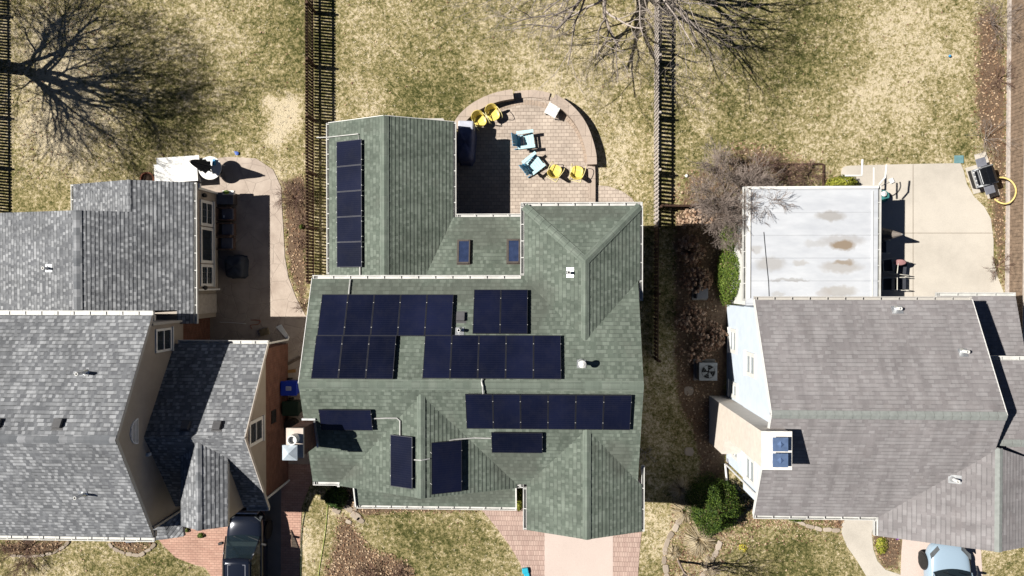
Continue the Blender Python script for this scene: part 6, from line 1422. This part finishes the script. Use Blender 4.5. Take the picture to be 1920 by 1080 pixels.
# ------------------------------------------------------------------ cars
def car(label, body_mat, W_, L, suv, p, rz, name='parked_car'):
    r = local(name, label, 'car'); hw_ = W_/2
    if suv: st = [(L/2-.0,.55,.45,.72,.60),(L/2-.12,.8,.36,.93,.78),(L/2-.45,.93,.3,1.06,.9),(L/2-1.25,.98,.28,1.14,.93),(.35,1.0,.28,1.17,.95),(-.8,1.0,.28,1.18,.95),(-L/2+.5,.98,.3,1.17,.93),(-L/2+.1,.93,.4,1.12,.9),(-L/2,.85,.5,1.0,.8)]
    else: st = [(L/2,.45,.4,.58,.5),(L/2-.1,.74,.3,.72,.7),(L/2-.4,.92,.24,.84,.86),(L/2-1.0,1.0,.2,.93,.92),(.45,.98,.2,.99,.93),(-.7,1.0,.2,1.0,.93),(-L/2+.6,.99,.24,.99,.9),(-L/2+.12,.85,.34,.92,.8),(-L/2,.7,.42,.8,.7)]
    m = MB(); vs = []; n = 14
    for y, w_, zb, zt, ti in st:
        w_ *= hw_; t_ = hw_*ti; zs = zt-.12 if suv else zt-.16
        half = [(w_*.82, zb), (w_*.97, zb+.1), (w_, (zb+zs)/2), (w_*.975, zs), (t_*.93, zt-.025), (t_*.5, zt+.015), (0, zt+.025)]
        ring = half+[(-x, z) for x, z in half[-2::-1]]; n = len(ring); vs += [Vector((x, y, z)) for x, z in ring]
    fs = [(i*n+j, i*n+(j+1) % n, (i+1)*n+(j+1) % n, (i+1)*n+j) for i in range(len(st)-1) for j in range(n)]; fs += [tuple(range(n))[::-1], tuple((len(st)-1)*n+j for j in range(n))]
    m.raw(vs, [f[::-1] for f in fs]); m.build('body', body_mat, r, smooth=True, sub=2)
    zb = 1.13 if suv else .95; zr = 1.72 if suv else 1.43
    fb, ft, bt, bb_ = (L/2-.95, L/2-1.72, -L/2+.75, -L/2+.2) if suv else (L/2-1.15, L/2-1.95, -L/2+.95, -L/2+.25)
    bw_, tw = hw_*.88, hw_*.70
    def at_(y, z):   # half width of the cabin
        return bw_+(tw-bw_)*(z-zb)/(zr-zb)
    C_ = {'fb': (fb, zb), 'ft': (ft, zr), 'bt': (bt, zr), 'bb': (bb_, zb)}
    def pt(k, s, ins=0): y, z = C_[k]; return Vector((s*(at_(y, z)-ins), y, z))
    gl = newmat('tinted_glass_suv' if suv else 'tinted_glass_hatch'); gm, gn, gb = gl; gb.inputs['Base Color'].default_value = (.03,.05,.065,1) if suv else (.01,.014,.018,1); gb.inputs['Roughness'].default_value = .04; gb.inputs['Specular IOR Level'].default_value = .8
    tr_ = gn.nodes.new('ShaderNodeBsdfTransparent'); tr_.inputs[0].default_value = (.7,.8,.8,1); mx = gn.nodes.new('ShaderNodeMixShader'); mx.inputs[0].default_value = .4 if suv else .8; out_ = gn.nodes['Material Output']
    gn.links.new(tr_.outputs[0], mx.inputs[1]); gn.links.new(gb.outputs[0], mx.inputs[2]); gn.links.new(mx.outputs[0], out_.inputs[0])
    def bowed(a, b, c, d, bow, name, mat, k=8):   # panel a-b bottom, d-c top, bulging toward +bow
        m = MB(); vs = []
        for i in range(4):
            f = i/3; l, q = Vector(a).lerp(d, f), Vector(b).lerp(c, f)
            for j in range(k+1): t = j/k; vs.append(l.lerp(q, t)+Vector(bow)*(4*t*(1-t)))
        m.raw(vs, [(i*(k+1)+j, i*(k+1)+j+1, (i+1)*(k+1)+j+1, (i+1)*(k+1)+j) for i in range(3) for j in range(k)]); return m.build(name, mat, r, smooth=True)
    bowed(pt('fb',-1), pt('fb',1), pt('ft',1), pt('ft',-1), (0,.16 if not suv else .08,0), 'windshield', gm); bowed(pt('bb',1), pt('bb',-1), pt('bt',-1), pt('bt',1), (0,-.08,0), 'rear_window', gm)
    for s in (-1, 1): m = MB(); q = [pt('fb',s,-.0), pt('ft',s), pt('bt',s), pt('bb',s)]; m.face(q if s > 0 else q[::-1]); m.build('side_window', gm, r)
    m = MB(); vs = []; k = 8; rows = [(ft+.02, 0), (ft-.25, .045), ((ft+bt)/2, .065), (bt+.2, .045), (bt-.03, 0)]
    for y, up in rows:
        for j in range(k+1): t = j/k*2-1; vs.append(Vector((t*(tw+.02), y+(.05*(1-t*t) if y > 0 else -.04*(1-t*t)), zr+.012+up*(1-t*t*.6)-.02*(t*t))))
    m.raw(vs, [(i*(k+1)+j, i*(k+1)+j+1, (i+1)*(k+1)+j+1, (i+1)*(k+1)+j) for i in range(4) for j in range(k)]); rf_ = m.build('roof', body_mat, r, smooth=True); so3 = rf_.modifiers.new('t', 'SOLIDIFY'); so3.thickness = .03
    for s in (-1, 1):
        for a, b, w2 in (('fb','ft',.05), ('bb','bt',.07)): m = MB(); m.tube([pt(a,s), pt(a,s).lerp(pt(b,s),.5)+Vector((s*.012,0,.01)), pt(b,s)], w2*.55, 8); m.build('pillar', body_mat, r, smooth=True)
        ym = (ft+bt)/2; m = MB(); m.bar(Vector((s*at_(0,zb), ym, zb)), Vector((s*(at_(0,zr)), ym, zr)), .1, .03, up=(s,0,0)); m.build('pillar', M['black'], r)
        m = MB(); m.obox((s*(hw_+.1), fb-.3, zb+.03), (.22,.11,.15), Matrix.Rotation(s*-.2, 3, 'Z')); m.build('mirror', body_mat if not suv else M['black'], r, bevel=.03)
        m = MB(); m.raw([Vector((s*hw_*.55, L/2-.12, .72)), Vector((s*hw_*.93, L/2-.42, .80)), Vector((s*hw_*.9, L/2-.62, .86)), Vector((s*hw_*.5, L/2-.25, .80))] if not suv else [Vector((s*hw_*.5, L/2-.03, .78)), Vector((s*hw_*.86, L/2-.16, .8)), Vector((s*hw_*.84, L/2-.3, .98)), Vector((s*hw_*.5, L/2-.1, .96))], [(0,1,2,3) if s > 0 else (3,2,1,0)]); hl = m.build('headlight', plain('lamp_glass', (.12,.13,.14), .1), r); so4 = hl.modifiers.new('t', 'SOLIDIFY'); so4.thickness = .04; so4.offset = 1
        if suv: m = MB(); m.tube([(s*tw*.93, ft-.15, zr+.08),(s*tw*.93, bt+.15, zr+.08)], .018, 6); m.build('roof_rail', M['black'], r)
    for y in (L/2-.9, -L/2+.95):
        for s in (-1, 1):
            R_ = .36 if suv else .33; ry_ = Matrix.Rotation(math.pi/2, 3, 'Y')*1.0
            c = Vector((s*(hw_-.09), y, R_)); m = MB(); m.lathe([(R_*.66,-.11),(R_*.95,-.11),(R_,-.07),(R_,.07),(R_*.95,.11),(R_*.66,.11)], c, 28, rot=ry_); wh = m.build('wheel', plain('tyre', (.02,.02,.02), .8), r, smooth=False)
            m = MB(); m.lathe([(R_*.66,-.09),(R_*.6,.06),(.001,.06)] if True else [], c, 20, rot=Matrix.Rotation(math.pi/2*s, 3, 'Y')); m.build('rim_well', M['black'], wh)
            m = MB()
            for k in range(5):
                a = 2*math.pi*k/5; u = Vector((0, math.cos(a), math.sin(a))); v = Vector((0, -math.sin(a), math.cos(a))); x_ = Vector((s*.10,0,0)); m.raw([c+x_+u*.05-v*.03, c+x_+u*R_*.64-v*.06, c+x_+u*R_*.64+v*.06, c+x_+u*.05+v*.03, c+x_*.7+u*.05-v*.03, c+x_*.7+u*R_*.64-v*.06, c+x_*.7+u*R_*.64+v*.06, c+x_*.7+u*.05+v*.03], [(0,1,2,3),(7,6,5,4),(0,4,5,1),(1,5,6,2),(2,6,7,3),(3,7,4,0)])
            m.build('rim', M['galv'], wh)
            m = MB(); m.lathe([(R_+.06,-.015),(R_+.06,.012),(R_-.04,.012),(R_-.04,-.015)], c+Vector((s*.075,0,0)), 28, rot=ry_); m.build('wheel_arch', M['black'], r)
    # cabin
    msd = plain('seat_grey_s' if suv else 'seat_grey', (.22,.24,.24) if suv else (.05,.05,.055), .8)
    m = MB(); m.box(-bw_+.05, bw_-.05, fb-.42, fb-.2, zb-.0, zb+.06); m.build('dashboard', plain('dash', (.05,.055,.06), .7), r, bevel=.03)
    m = MB(); m.tube([Vector((-.36+math.cos(t)*.17, fb-.55+math.sin(t)*.06, zb+.1+math.sin(t)*.15)) for t in [2*math.pi*k/16 for k in range(17)]], .014, 6); m.build('steering_wheel', M['black'], r)
    for yy in (ft-.25, ft-1.15):
        for sx in (-.36, .36): m = MB(); m.box(sx-.22, sx+.22, yy-.1, yy+.02, zb, zb+.32); m.box(sx-.12, sx+.12, yy-.1, yy, zb+.34, zb+.46); m.build('seat', msd, r, bevel=.04)
    if suv:
        m = MB(); m.box(-.36,.36, ft-.72, ft-.22, zr+.062, zr+.072); m.build('sunroof', plain('sunroof_glass', (.008,.01,.02), .06, spec=.7), r, bevel=.01)
        m = MB(); 
        for (x0,x1,y0,y1) in ((-.39,.39,ft-.215,ft-.195),(-.39,.39,ft-.75,ft-.73),(-.39,-.37,ft-.73,ft-.215),(.37,.39,ft-.73,ft-.215)): m.box(x0,x1,y0,y1,zr+.06,zr+.078)
        m.build('sunroof_frame', plain('frame_light', (.25,.26,.3), .4), r)
        m = MB(); m.box(-hw_*.62, hw_*.62, L/2-.03, L/2+.02, .6, .9); m.build('grille', M['galv'], r)
    for s in (-.3, .35): m = MB(); m.bar((s-.1, fb+.02, zb+.03), (s+.38, fb-.12, zb+.1), .02, .02); m.build('wiper', M['black'], r)
    m = MB(); m.box(-hw_*.8, hw_*.8, L/2-.04, L/2+.05, .3, .46); m.build('bumper', M['black'] if suv else body_mat, r, bevel=.03)
    place(r, p, rz); return r
def paint(name, col, metal=.2, rough=.28):
    m, n, b = newmat(name); b.inputs['Base Color'].default_value = (*col, 1); b.inputs['Roughness'].default_value = rough; b.inputs['Metallic'].default_value = metal; b.inputs['Coat Weight'].default_value = .6; b.inputs['Coat Roughness'].default_value = .05
    c = mixc(n, 1, (*col,), ramp(n, [(.3,(.93,)*3),(.7,(1.05,)*3)]).outputs[0], 'MULTIPLY'); n.links.new(c, b.inputs['Base Color']); return m
a_ = P(425, 1000, .85).x; Wd = 1.74; fr0 = P(460, 962, .9).y
car('black off-roader with sunroof parked nose in at the grey garage', paint('navy_black_paint', (.013,.018,.034), .25, .16), Wd, 4.75, True, (a_+Wd/2, fr0-4.75/2, .024), 0)
xl = P(1729, 1045, .33).x; fr1 = P(1740, 1016, .6).y
car('pale blue hatchback on the pale slab below the taupe front gable', paint('powder_blue_paint', (.36,.48,.60), .05, .3), 1.82, 4.3, False, (xl+.91, fr1-2.15, .024), .0)
print('objects', len(bpy.data.objects))
